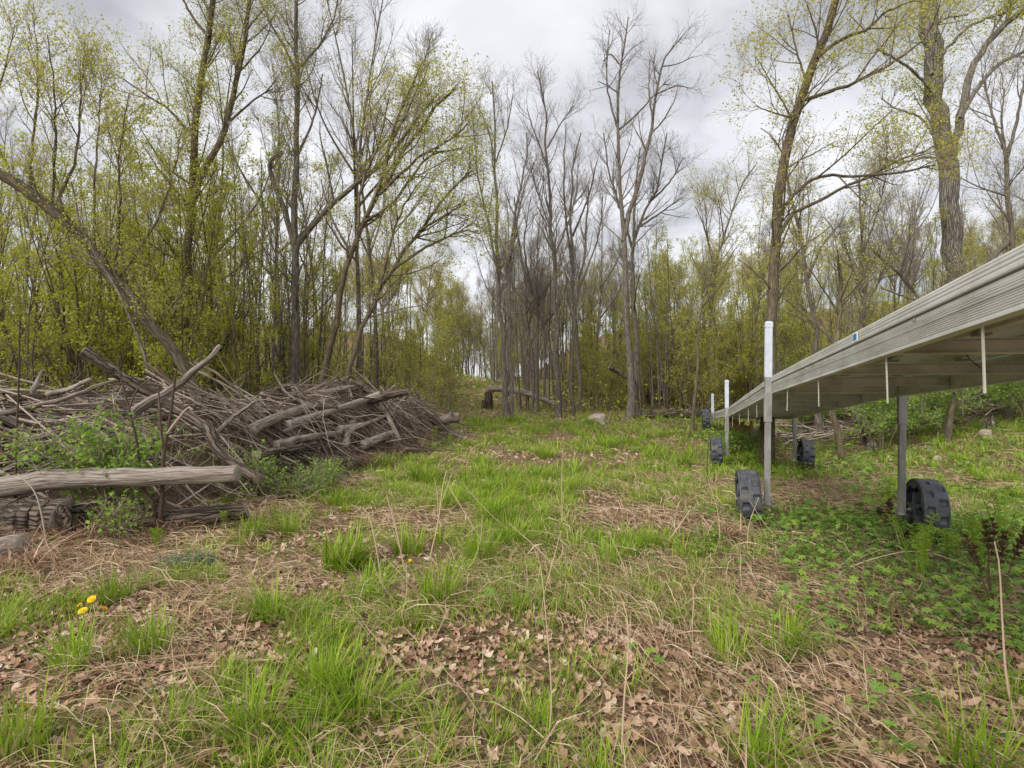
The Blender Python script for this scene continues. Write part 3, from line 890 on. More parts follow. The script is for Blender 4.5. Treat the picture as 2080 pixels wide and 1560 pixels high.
def pile_at(px, py):
    """distance at which the line of sight through a pixel meets the heap, or None"""
    Ys = np.linspace(4.5, 17, 1600)
    x = (px - CX) / F * Ys
    hit = np.nonzero(CH - (py - CY) / F * Ys <= hgt(x, Ys) + pile_h(x, Ys))[0]
    return float(Ys[hit[0]]) if len(hit) else None

def log(name, label, pix, Y, w0, w1, mat='wood_weathered', cat='log', knots=0, flat=None, rough=0.10, group=None, dY=0.0, n=18, sides=14, tone=0.3):
    """pix: pixel points along the log; Y: its distance (the pieces it rests on), dY: how much farther the last point is"""
    k = len(pix)
    if Y is None:          # it lies on the surface of the heap
        ys = [pile_at(px, py + 0.3 * w0) for px, py in pix]
        ok = [y_ for y_ in ys if y_ is not None and y_ < 16.8]
        rp_ = RIDGE[:, 0] / RIDGE[:, 1] * F + CX
        far_ = max(ok) if ok else float(np.interp(pix[0][0], rp_, RIDGE[:, 1]))
        ys = np.array([far_ if y_ is None or y_ > 16.8 else y_ for y_ in ys])
        c_ = np.polyfit(np.arange(k), ys, 1)
        ys = np.minimum(ys, np.polyval(c_, np.arange(k)) + 0.15) - 0.06
        Y = float(ys.mean()); dY = 0.0
        pts = [P(px, py, y_) for (px, py), y_ in zip(pix, ys)]
    else:
        pts = [P(px, py, Y + dY * i / (k - 1)) for i, (px, py) in enumerate(pix)]
    me, org = log_mesh(pts, w0 / F * Y / 2, w1 / F * (Y + dY) / 2, mat, knots=knots, flat=flat, rough=rough, n=n, sides=sides, tone=tone)
    return ob(name, me, None, org, label, cat, group)

log('weathered_log', 'smooth silvery grey log lying level across the front of the brush pile', [(-130, 1010), (0, 990), (130, 972), (330, 968), (483, 962)], 6.0, 46, 33, n=26, sides=20, rough=0.07, tone=0.45)
log('bark_log', 'thick log with deeply cracked bark in the bottom corner under the smooth log', [(-120, 1062), (0, 1060), (130, 1052)], 5.85, 92, 84, 'wood_bark_log', n=22, sides=24, rough=0.12)
log('bark_log', 'short cut log end with bark tucked in beside the thick cracked log', [(125, 1055), (182, 1050)], 6.25, 40, 38, 'wood_bark_log', sides=18)
log('rotten_log', 'half buried rotten log with furrowed bark at the foot of the pile', [(150, 1092), (230, 1076), (330, 1058), (420, 1046), (498, 1038)], 5.95, 50, 30, 'wood_bark_log', n=26, sides=18, dY=0.5, rough=0.14)
log('grey_log', 'grey log end at the very edge of the picture below the cracked log', [(-90, 1118), (0, 1112), (48, 1106)], 5.05, 44, 40, n=14)
log('split_slab', 'stack of thin split slabs wedged under the smooth grey log', [(78, 1042), (130, 1030), (205, 1020)], 5.95, 24, 14, flat=np.array([0, 0.2, 1.0]) / 1.02)
log('bark_slab', 'bark covered slab end pointing out between the lower logs', [(60, 1055), (120, 1045), (172, 1034)], 5.9, 20, 26, 'wood_bark_log', flat=np.array([0, 0.3, 0.95]))
log('upright_chunk', 'stubby crooked chunk of bark leaning upright between two lower logs', [(145, 1078), (134, 1050), (122, 1034)], 5.7, 17, 22, 'wood_bark_log', rough=0.15)
log('crooked_branch', 'thick crooked branch with flaking bark running down the front of the pile', [(330, 815), (390, 850), (425, 872), (436, 905), (470, 940), (525, 972)], 6.9, 20, 22, 'wood_bark_log', cat='branch', n=26, dY=-0.6, rough=0.14)
log('forked_log', 'brown barked log raised diagonally with a sawn upper end', [(172, 712), (225, 748), (270, 778), (322, 806)], 7.1, 23, 19, 'wood_bark_log', dY=0.3, rough=0.06)
log('forked_log', 'pale stripped limb pointing up to the right above the pile', [(448, 702), (425, 728), (392, 755), (350, 790), (300, 818), (268, 838)], 7.3, 9, 22, 'wood_weathered', dY=-0.5, n=24, rough=0.12)
log('split_board', 'wide split board like slab slanting across the middle of the pile', [(512, 872), (560, 850), (610, 832), (664, 814)], None, 22, 17, 'wood_weathered', flat=np.array([0.35, 0.75, 0.55]), dY=0.4)
log('pale_log', 'pale round log sloping up through the far part of the pile', [(585, 862), (650, 842), (700, 826), (740, 812), (772, 799)], None, 14, 12, 'wood_pale', dY=0.6)
log('dark_log', 'dark broken log on top of the far part of the pile', [(745, 812), (790, 802), (828, 795)], None, 22, 15, 'wood_bark_log', dY=0.3)
log('dark_log', 'dark grey log half sunk on top of the pile behind the white chip', [(535, 806), (565, 795), (590, 786)], None, 22, 18, 'wood_bark_log')
log('upright_chunk', 'pale short log leaning upright at the foot of the far pile', [(702, 902), (708, 880), (716, 858)], None, 15, 13, 'wood_weathered')
log('grey_log', 'grey log low down beside the upright pale log', [(738, 905), (765, 893), (795, 880)], None, 18, 14, 'wood_weathered')
log('stub_log', 'pale knotted log end poking out of the right end of the pile', [(850, 872), (880, 862), (912, 850), (932, 848)], 15.2, 26, 20, 'wood_weathered', knots=2)
log('long_pole', 'long grey pole sloping down across the right end of the pile', [(738, 788), (765, 812), (790, 850), (812, 896)], None, 10, 9, 'wood_weathered', cat='branch', dY=-0.6)
log('long_pole', 'thin grey pole lying up the right side of the pile', [(700, 880), (745, 860), (800, 838)], None, 9, 6, 'wood_weathered', cat='branch')
log('white_chip', 'small bleached white chip of wood standing on the pile', [(531, 812), (533, 798)], 10.2, 10, 9, 'wood_pale', cat='wood chip', n=6, sides=8)
log('splintered_stake', 'bleached splintered stake sticking up from the left side of the pile', [(66, 798), (76, 775), (86, 752)], 7.4, 13, 3, 'wood_pale', cat='stake', n=10, sides=8)
log('bleached_branch', 'bleached bare branch lying on the crest of the left pile', [(95, 803), (140, 790), (185, 770)], None, 12, 8, 'wood_pale', cat='branch')
log('ground_branch', 'dark branch lying on the grass beside the low green bramble', [(540, 1014), (590, 1006), (628, 994)], 7.8, 11, 5, 'wood_bark_log', cat='branch', n=12, sides=9)
log('long_pole', 'long bent pole on the left crest of the pile', [(-40, 850), (60, 828), (140, 806), (215, 778), (250, 770)], None, 12, 6, 'wood_weathered', cat='branch')
log('long_pole', 'curved pole low on the left pile beside the green bush', [(-30, 842), (20, 855), (45, 872), (60, 876)], None, 14, 9, 'wood_weathered', cat='branch')
log('long_pole', 'straight thin pole lying level behind the green bush', [(-20, 888), (80, 886), (210, 884)], None, 7, 6, 'wood_weathered', cat='branch')

log('pale_log', 'short pale log butt showing its end low in the middle of the pile', [(690, 872), (718, 868), (736, 864)], None, 15, 14, 'wood_pale')
log('grey_log', 'grey log lying level along the crest of the far pile', [(640, 800), (690, 792), (735, 784)], None, 13, 11, 'wood_weathered')
log('grey_log', 'broad grey log low in the middle pile above the dead ferns', [(560, 905), (620, 890), (690, 880)], None, 17, 14, 'wood_weathered')
log('rotten_log', 'rotten reddish log low in the pile behind the flat bramble', [(520, 925), (580, 915), (640, 905)], None, 20, 16, 'wood_bark_log')
log('long_pole', 'long dark pole running down the right shoulder of the pile', [(790, 812), (830, 828), (868, 850), (890, 866)], None, 8, 5, 'wood_bark_log', cat='branch')
log('long_pole', 'straight grey pole leaning up left of the wide split slab', [(440, 880), (470, 850), (520, 815)], None, 9, 6, 'wood_weathered', cat='branch')
log('long_pole', 'pale slim pole standing out above the middle of the pile', [(600, 812), (575, 790), (557, 757)], 10.5, 6, 2.5, 'wood_weathered', cat='branch')
log('long_pole', 'grey forked pole pointing up at the right of the pile top', [(770, 812), (790, 795), (802, 784)], None, 9, 6, 'wood_weathered', cat='branch')
# short thick offcuts lying at all angles
br = stick_lines(46, (0.5, 1.4), 7, (0.0, 0.10), 0.9, yr=(5.6, 16.3), curve=0.05)
for p in br:
    if abs(p[-1, 2] - p[0, 2]) > 0.45 * np.linalg.norm(p[-1] - p[0]): continue
    me, org = log_mesh(p[[0, 3, 6]], rng.uniform(.025, .06), rng.uniform(.02, .05), str(rng.choice(['wood_weathered', 'wood_bark_log', 'wood_brush'])), n=8, sides=9, rough=.12)
    ob('offcut', me, None, org, 'short thick weathered offcut lying in the brush pile', 'log', 'offcuts in the brush pile')
# the middling branches one can pick out of the heap, each a thing
br = stick_lines(130, (1.2, 3.2), 9, (-0.02, 0.16), 0.42, yr=(5.2, 16.5), curve=0.10)
for p in br:
    if abs(p[-1, 2] - p[0, 2]) > 0.6 * np.linalg.norm(p[-1] - p[0]): continue
    m_ = MB()
    r0 = rng.uniform(0.009, 0.026)
    m_.tubes(p, np.linspace(r0, r0 * rng.uniform(0.3, 0.7), 9), 7, rough=0.08)
    for k in range(rng.integers(1, 4)):
        i = rng.integers(2, 8)
        d = norm(norm(p[i] - p[i - 1]) + rng.normal(0, 0.6, 3)); d[2] = abs(d[2]) * 0.7
        l_ = rng.uniform(0.15, 0.6)
        m_.tubes(np.array([p[i], p[i] + d * l_ * 0.5, p[i] + d * l_ + rng.normal(0, 0.05, 3)]), np.array([r0 * 0.5, r0 * 0.35, r0 * 0.12]), 5)
    wm = str(rng.choice(['wood_brush', 'wood_weathered', 'wood_brush']))
    cpx = p[4, 0] / p[4, 1] * F + CX
    part_ = 'beyond the left edge of the picture' if cpx < 0 else 'above the smooth grey log' if cpx < 330 else 'round the crooked branch' if cpx < 520 else 'round the wide split slab' if cpx < 690 else 'at the right end of the pile'
    lab = ('thick ' if r0 > .018 else 'thin ') + ('pale grey' if wm == 'wood_weathered' else 'grey brown') + ' dead branch in the brush ' + part_
    ob('dead_branch', m_.mesh('dead_branch', wm, origin=p[0]), None, p[0], lab, 'branch', 'dead branches in the brush pile')

# ------------------------------------------------------------------ trees: growing tools
def tree_meshes(stems, rads, bark, twig, leaf, k1, k2, k3, leaves, size, t0=0.35, ang=(28, 58), l1=0.34, l2=0.42, l3=0.5, up=0.10, wig=0.10, sides=10, minr=0.004, spread=0.05, per2=0, origin=(0, 0, 0), abs1=None, rough=0.05, t03=0.55, up3=None, m2=0.25, m3=0.14):
    """trunk mesh (stems and limbs) and crown mesh (twigs and leaves)"""
    tr, cr = MB(), MB()
    n = stems[0].shape[0]
    S = np.array(stems); R_ = np.array(rads)
    tr.tubes(S, R_, sides, rough=rough, rnd=rng.uniform(.2, .5, len(S)))
    a, ra = grow(S, R_, k1, t0, 0.98, ang, l1, 7, up, wig, 0.018, minr * 1.6, abs_len=abs1, k_by_len=True)
    tr.tubes(a, ra, 5)
    b, rb = grow(a, ra, k2, 0.2, 0.98, (25, 60), l2, 5, up * 0.8, wig * 1.2, 0.012, minr * 1.1, lmin=m2)
    cr.tubes(b, rb, 3)
    c, rc = grow(b, rb, k3, 0.15, 1.0, (22, 60), l3, 3, up * 0.8 if up3 is None else up3, wig * 1.3, 0.010, minr * 0.8, lmin=m3)
    cr.tubes(c, rc, 3)
    if leaves:
        leaf_on(cr, c, leaves, size, 1, spread, t03)
        if per2:
            leaf_on(cr, b, per2, size, 1, spread)
    return tr.mesh('trunk', bark, origin=origin), cr.mesh('crown', [twig, leaf], origin=origin)

def put_tree(name, meshes, loc, label, group=None, rz=0.0, sc=1.0):
    e_ = empty(name, loc, label, 'tree' if 'shrub' not in name and 'bush' not in name and 'thicket' not in name else 'shrub', group, rz, sc)
    ob('trunk', meshes[0], e_)
    ob('crown', meshes[1], e_)
    return e_

def hero(name, label, Y, stems, bark='bark_grey', twig='twig_grey', leaf='leaf_yellow', leaves=0, size=0.05, k=(14, 8, 6), n=16, group=None, ground=True, dz=0.0, **kw):
    """stems: list of (pixel points, width at start px, width at end px, extra distance at the end); the first starts at the ground"""
    S, R_ = [], []
    for i, (pp, w0, w1, dy_) in enumerate(stems):
        m_ = len(pp)
        pts = [P(px, py, Y + dy_ * (j / (m_ - 1)) ** 1.3) for j, (px, py) in enumerate(pp)]
        if i == 0 and ground:
            x, y = pts[0][0], pts[0][1]
            pts[0] = np.array([x, y, H(x, y) - 0.12])
        p = smooth_line(pts, n)
        lnn = np.linalg.norm(p[-1] - p[0])
        wob = rng.normal(0, 0.006 * lnn, p.shape); wob[0] = 0; wob[-1] = 0
        if i > 0: wob[:2] = 0
        p = p + wob * 0.6
        r_ = np.linspace(w0 * 0.63, w1 * 0.8, n) / F * Y / 2
        if i == 0 and ground:
            r_ = r_ * (1 + 0.45 * np.exp(-np.linspace(0, 6, n) * 2.2))
        S.append(p); R_.append(r_)
    org = S[0][0] + np.array([0, 0, 0.12])
    kw.setdefault('abs1', (0.7, 2.1)); kw.setdefault('m2', 0.55); kw.setdefault('m3', 0.32); kw.setdefault('minr', 0.0035)
    ms = tree_meshes(S, R_, bark, twig, leaf, k[0], k[1], k[2], leaves, size, origin=org, **kw)
    return put_tree(name, ms, org, label, group)

# ------------------------------------------------------------------ trees that can be told apart
hero('leaning_tree', 'thick mossy trunk leaning hard to the left behind the brush pile', 10.5,
     [([(445, 900), (400, 790), (345, 702), (240, 582), (130, 442), (0, 352), (-150, 270)], 36, 26, -0.6),
      ([(60, 392), (72, 250), (78, 160), (70, 40)], 9, 2, 0.6), ([(105, 425), (112, 300), (108, 160), (96, 70)], 10, 2, -0.5),
      ([(110, 425), (150, 330), (165, 200), (172, 85)], 11, 2, 0.4), ([(190, 500), (192, 380), (200, 260), (205, 150)], 9, 2, 0.8),
      ([(0, 355), (-20, 250), (12, 130), (30, 50)], 9, 2, 0.2), ([(232, 575), (245, 420), (240, 330), (262, 190)], 10, 2, -0.6), ([(235, 575), (300, 480), (345, 380), (372, 260)], 9, 2, 0.9)],
     'bark_brown', 'twig_brown', 'leaf_yellow', 5, 0.045, k=(12, 6, 4), t0=0.25, l1=0.18, abs1=(0.4, 1.2), up=0.18, ang=(20, 50), rough=0.06, spread=0.05)
hero('dead_snag', 'pale barkless dead stem standing against the leaning trunk', 10.0,
     [([(315, 900), (298, 745), (262, 640), (238, 590), (175, 480), (145, 370)], 12, 4, 0.0)], 'bark_grey', 'twig_grey', 'leaf_yellow', 0, k=(4, 3, 2), t0=0.6, l1=0.12)
hero('forked_tree', 'tall brown tree forking low into two stems behind the brush pile', 13.5,
     [([(372, 900), (375, 760), (381, 560), (388, 430), (396, 300), (402, 160), (425, 70), (450, -60)], 34, 12, 0.3),
      ([(392, 410), (412, 345), (440, 300), (470, 215), (488, 120), (502, 40), (512, -50)], 22, 8, 0.6),
      ([(425, 75), (395, 40), (372, 0), (360, -40)], 11, 3, 0.2), ([(385, 270), (340, 220), (300, 195), (250, 160)], 9, 3, -0.8), ([(462, 250), (520, 200), (555, 180)], 8, 3, 0.5)],
     'bark_brown', 'twig_brown', 'leaf_yellow', 5, 0.045, k=(15, 7, 5), t0=0.3, l1=0.26, up=0.12)
hero('slender_tree', 'straight tall tree with bare V shaped top above the brush pile', 14.5,
     [([(600, 900), (600, 720), (598, 545), (600, 400), (604, 260), (604, 120), (602, -40)], 30, 8, 0.0),
      ([(598, 500), (582, 440), (556, 372), (548, 330), (572, 310)], 20, 8, -0.4),
      ([(602, 500), (650, 440), (720, 380), (790, 320), (840, 250), (890, 190)], 20, 5, 0.5),
      ([(604, 150), (575, 90), (545, 40), (520, -20)], 9, 3, 0.3), ([(606, 140), (650, 90), (680, 30), (690, -30)], 9, 3, -0.3),
      ([(603, 320), (640, 230), (655, 150)], 9, 3, 0.3)],
     'bark_grey', 'twig_grey', 'leaf_olive', 3, 0.045, k=(11, 7, 5), t0=0.25, l1=0.28)
hero('bowed_tree', 'brown tree bowing to the right with a leafy broom of branches', 13.5,
     [([(640, 900), (665, 720), (700, 560), (745, 440), (800, 350), (860, 250), (925, 180)], 26, 6, 0.2),
      ([(745, 440), (780, 350), (800, 260), (830, 190), (850, 140)], 14, 4, 0.4), ([(770, 395), (850, 320), (905, 290), (950, 250)], 12, 4, -0.4),
      ([(740, 450), (800, 410), (870, 320), (940, 300)], 11, 4, 0.6), ([(725, 500), (735, 380), (770, 290), (790, 200)], 12, 3, 0.2)],
     'bark_brown', 'twig_brown', 'leaf_yellow', 4, 0.05, k=(12, 7, 5), t0=0.45, l1=0.30, up=0.05)
hero('bowed_tree', 'low bowed tree reaching right over the far end of the brush pile', 13.0,
     [([(690, 900), (720, 720), (790, 560), (850, 470), (905, 400), (960, 345)], 22, 5, 0.3),
      ([(800, 545), (870, 500), (940, 470), (975, 475)], 12, 3, 0.3), ([(850, 470), (900, 440), (950, 410)], 10, 3, -0.4), ([(770, 590), (800, 470), (830, 400), (870, 350)], 11, 3, 0.4)],
     'bark_brown', 'twig_brown', 'leaf_yellow', 4, 0.05, k=(12, 7, 5), t0=0.4, l1=0.28, up=0.06)

hero('bare_tree', 'bare twin stemmed ash tree with the splintered stump behind it', 19.5,
     [([(1032, 846), (1028, 760), (1018, 640), (1010, 540), (1008, 400), (1006, 280), (1000, 165)], 20, 3, 0.0),
      ([(1040, 846), (1036, 700), (1034, 560), (1045, 440), (1062, 350), (1070, 270)], 15, 3, 0.5),
      ([(1012, 560), (990, 440), (972, 360), (962, 250)], 9, 3, -0.6), ([(1006, 330), (990, 260), (965, 200)], 6, 2, 0.3), ([(1007, 330), (1030, 260), (1042, 190)], 6, 2, -0.3), ([(1037, 520), (1060, 400), (1085, 330)], 8, 2, -0.4)],
     'bark_grey', 'twig_grey', k=(13, 7, 5), t0=0.35, l1=0.22, up=0.16, ang=(20, 42), abs1=(.7, 1.8), minr=0.003)
hero('bare_tree', 'bare leafless ash tree just right of the fallen trunk', 20.0,
     [([(1135, 850), (1132, 740), (1130, 620), (1124, 480), (1116, 350), (1108, 250), (1092, 145)], 18, 3, 0.0),
      ([(1112, 300), (1140, 250), (1165, 215)], 6, 2, 0.4), ([(1116, 350), (1090, 280), (1070, 220)], 6, 2, -0.4), ([(1124, 480), (1095, 400), (1075, 330)], 7, 2, 0.5), ([(1126, 520), (1165, 420), (1175, 330)], 8, 2, 0.5)],
     'bark_grey', 'twig_grey', k=(15, 7, 5), abs1=(.7, 1.8), t0=0.4, l1=0.2, up=0.14, ang=(22, 48), minr=0.003)
hero('bare_tree', 'slanting bare tree that leans left across its straight neighbours', 21.5,
     [([(1150, 845), (1125, 740), (1095, 640), (1070, 560), (1052, 480), (1045, 400)], 14, 3, 0.0), ([(1080, 590), (1065, 500), (1078, 400)], 8, 2, 0.6)],
     'bark_grey', 'twig_grey', k=(12, 7, 5), t0=0.4, l1=0.22, up=0.12, ang=(22, 48), minr=0.003)
hero('bare_tree', 'bare tree with narrow broom shaped crown between the two ash trees', 22.0,
     [([(1180, 845), (1172, 700), (1165, 580), (1160, 460), (1165, 360), (1180, 270)], 15, 3, 0.0), ([(1165, 560), (1150, 450), (1145, 340), (1150, 250)], 9, 2, 0.5), ([(1163, 480), (1195, 400), (1215, 320)], 8, 2, -0.5)],
     'bark_grey', 'twig_grey', k=(13, 7, 5), abs1=(.7, 1.7), t0=0.35, l1=0.22, up=0.16, ang=(20, 45), minr=0.003)
hero('bare_tree', 'thin bare tree beside the tan boulder', 20.5,
     [([(1165, 838), (1160, 720), (1172, 600), (1190, 480), (1195, 380)], 12, 3, 0.0), ([(1175, 590), (1215, 480), (1225, 400)], 7, 2, 0.5)],
     'bark_grey', 'twig_grey', k=(14, 7, 5), t0=0.4, l1=0.24, up=0.14, ang=(20, 45), minr=0.003)
hero('bare_tree', 'tallest bare tree with a forked crown rising high into the open sky', 20.0,
     [([(1280, 835), (1275, 720), (1270, 600), (1265, 480), (1258, 380), (1255, 270), (1256, 180), (1262, 110), (1276, 35)], 24, 3, 0.0),
      ([(1266, 490), (1282, 420), (1308, 330), (1326, 240), (1335, 190), (1348, 120), (1385, 75)], 16, 3, 0.5),
      ([(1256, 265), (1300, 225), (1335, 185), (1360, 160)], 7, 2, 0.4), ([(1256, 265), (1240, 215), (1232, 150), (1238, 60)], 7, 2, -0.3), ([(1257, 190), (1235, 175), (1215, 165)], 5, 2, 0.1),
      ([(1258, 130), (1240, 110), (1225, 125)], 5, 2, 0.3), ([(1325, 240), (1318, 180), (1320, 120)], 6, 2, 0.4), ([(1335, 190), (1375, 175), (1405, 180)], 5, 2, -0.3), ([(1345, 135), (1375, 130), (1408, 115)], 4, 2, 0.3)],
     'bark_grey', 'twig_grey', k=(7, 6, 4), t0=0.4, l1=0.24, up=0.10, minr=0.0035, wig=0.14)
hero('bare_tree', 'bare tree with a wide rounded twiggy crown behind the tallest tree', 21.5,
     [([(1292, 835), (1290, 700), (1286, 580), (1284, 500), (1300, 460), (1325, 400), (1345, 330), (1355, 270)], 20, 3, 0.0),
      ([(1286, 510), (1262, 430), (1238, 350), (1226, 270)], 9, 3, 0.6), ([(1288, 500), (1290, 400), (1300, 300)], 10, 3, 0.5), ([(1300, 460), (1345, 430), (1385, 400)], 8, 2, -0.3), ([(1320, 410), (1360, 370), (1388, 320)], 8, 2, 0.4)],
     'bark_grey', 'twig_grey', k=(16, 7, 5), t0=0.35, l1=0.26, up=0.10, minr=0.003)

hero('leafy_tree', 'brown trunked tree with budding leaves behind the nearest white post', 12.5,
     [([(1556, 880), (1562, 760), (1570, 620), (1576, 500), (1588, 360), (1600, 300), (1632, 200), (1662, 105), (1700, 0), (1720, -60)], 38, 18, 0.2),
      ([(1628, 205), (1690, 185), (1760, 155), (1815, 125), (1870, 85), (1900, 40)], 13, 4, -0.6), ([(1660, 118), (1700, 85), (1760, 60), (1800, 25), (1860, 0)], 12, 4, 0.4),
      ([(1585, 430), (1622, 385), (1665, 358), (1730, 358), (1810, 352), (1900, 335)], 12, 4, -0.5), ([(1582, 480), (1612, 435), (1680, 400), (1760, 360), (1830, 325), (1900, 295)], 13, 4, 0.6),
      ([(1610, 245), (1580, 190), (1550, 140), (1535, 115)], 7, 2, 0.3), ([(1608, 240), (1560, 225), (1535, 215)], 6, 2, -0.4), ([(1594, 320), (1570, 280), (1545, 260)], 6, 2, 0.4), ([(1640, 180), (1620, 110), (1600, 30)], 8, 3, 0.4), ([(1650, 150), (1660, 80), (1640, 10)], 8, 3, -0.4)],
     'bark_brown', 'twig_brown', 'leaf_yellow', 5, 0.05, k=(9, 6, 4), t0=0.3, l1=0.22, up=0.06, spread=0.06)
hero('old_tree', 'stout grey tree with rough furrowed bark and knobbly trunk behind the dock', 16.5,
     [([(1962, 860), (1952, 700), (1943, 570), (1934, 480), (1925, 390), (1922, 330), (1905, 240), (1896, 160), (1886, 60), (1872, -40)], 56, 38, 0.3),
      ([(1928, 330), (1950, 245), (1965, 170), (1990, 110), (2035, 55), (2100, 10)], 26, 12, 0.6), ([(1950, 240), (1985, 180), (2030, 130), (2090, 100)], 16, 7, -0.5),
      ([(1893, 150), (1880, 80), (1915, 40), (1965, 30)], 12, 4, 0.6), ([(1898, 190), (1850, 140), (1800, 110), (1780, 100)], 10, 4, -0.6), ([(1905, 290), (1870, 240), (1820, 220), (1790, 200)], 9, 3, 0.5),
      ([(1905, 120), (1960, 60), (2000, 40), (2060, 20)], 10, 4, 1.0), ([(1925, 320), (1880, 320), (1830, 330), (1790, 320)], 8, 3, -1.0)],
     'bark_deep', 'twig_brown', 'leaf_yellow', 5, 0.06, k=(9, 7, 4), t0=0.55, l1=0.24, up=0.05, sides=20, n=26, rough=0.13, spread=0.08)
hero('grey_tree', 'bare many limbed grey tree at the right edge above the dock', 14.5,
     [([(2050, 870), (2056, 700), (2060, 560), (2052, 440), (2048, 350), (2042, 300)], 18, 10, 0.0), ([(2044, 310), (2020, 250), (2005, 190), (1995, 150)], 10, 3, 0.4), ([(2046, 320), (2062, 260), (2075, 200), (2085, 120)], 11, 4, -0.3), ([(2044, 330), (2035, 250), (2040, 180)], 9, 3, 0.3), ([(2055, 480), (2100, 420), (2150, 380)], 8, 3, 0.2), ([(2058, 480), (2020, 520), (1990, 570), (1975, 640)], 16, 14, 0.4), ([(2050, 400), (1990, 380), (1930, 350)], 6, 2, 0.4)],
     'bark_grey', 'twig_grey', 'leaf_yellow', 1, 0.045, k=(9, 7, 5), t0=0.35, l1=0.3, up=0.10)
hero('thin_tree', 'grey crooked tree standing behind the blue sticker', 15.5,
     [([(1668, 870), (1662, 740), (1655, 660), (1640, 570), (1625, 470), (1605, 380), (1595, 330)], 20, 6, 0.0), ([(1640, 570), (1670, 500), (1710, 450)], 9, 3, 0.5), ([(1630, 510), (1605, 440), (1600, 400)], 8, 2, -0.5)],
     'bark_grey', 'twig_brown', 'leaf_yellow', 3, 0.045, k=(10, 7, 4), t0=0.4, l1=0.3)
hero('thin_tree', 'straight grey tree with upright twiggy crown above the middle of the dock', 16.0,
     [([(1758, 880), (1757, 760), (1755, 650), (1750, 550), (1748, 450), (1745, 360)], 15, 4, 0.0), ([(1755, 620), (1730, 540), (1705, 470)], 8, 3, 0.5), ([(1755, 640), (1790, 560), (1825, 480)], 7, 2, 0.4), ([(1750, 520), (1780, 440), (1800, 360)], 6, 2, -0.4)],
     'bark_grey', 'twig_grey', 'leaf_yellow', 1, 0.045, k=(12, 8, 5), t0=0.3, l1=0.3, up=0.14, ang=(20, 45))
hero('broken_tree', 'bare grey dead trunk slanting up to the left behind the dock', 15.5,
     [([(1905, 860), (1885, 700), (1860, 605), (1830, 560), (1800, 535), (1770, 505)], 15, 6, 0.0), ([(1862, 610), (1830, 600), (1790, 585)], 8, 3, 0.2)],
     'bark_grey', 'twig_grey', 'leaf_yellow', 0, 0.045, k=(5, 4, 3), t0=0.5, l1=0.2)
hero('leaning_sapling', 'slim tree leaning right with small leaves left of the white posts', 17.5,
     [([(1405, 860), (1418, 690), (1440, 560), (1465, 490), (1500, 400), (1535, 335)], 10, 3, 0.0), ([(1448, 540), (1430, 460), (1412, 420)], 5, 2, 0.3), ([(1470, 480), (1460, 410), (1452, 410)], 5, 2, -0.3)],
     'bark_brown', 'twig_brown', 'leaf_yellow', 4, 0.045, k=(12, 6, 4), t0=0.4, l1=0.26, up=0.10)
hero('crooked_tree', 'dark crooked trunk curving left at its foot behind the dock wheels', 12.4,
     [([(1718, 920), (1702, 890), (1692, 850), (1690, 800), (1700, 700), (1708, 600), (1700, 520)], 22, 8, 0.0)],
     'bark_brown', 'twig_brown', 'leaf_yellow', 3, 0.045, k=(14, 7, 4), t0=0.45, l1=0.24)
hero('mossy_tree', 'leaning slim trunk under the dock among green shrubs', 13.5,
     [([(1922, 880), (1932, 840), (1941, 800), (1950, 740), (1960, 650), (1965, 560)], 18, 8, 0.0)],
     'bark_brown', 'twig_brown', 'leaf_yellow', 3, 0.045, k=(12, 6, 4), t0=0.4, l1=0.25)

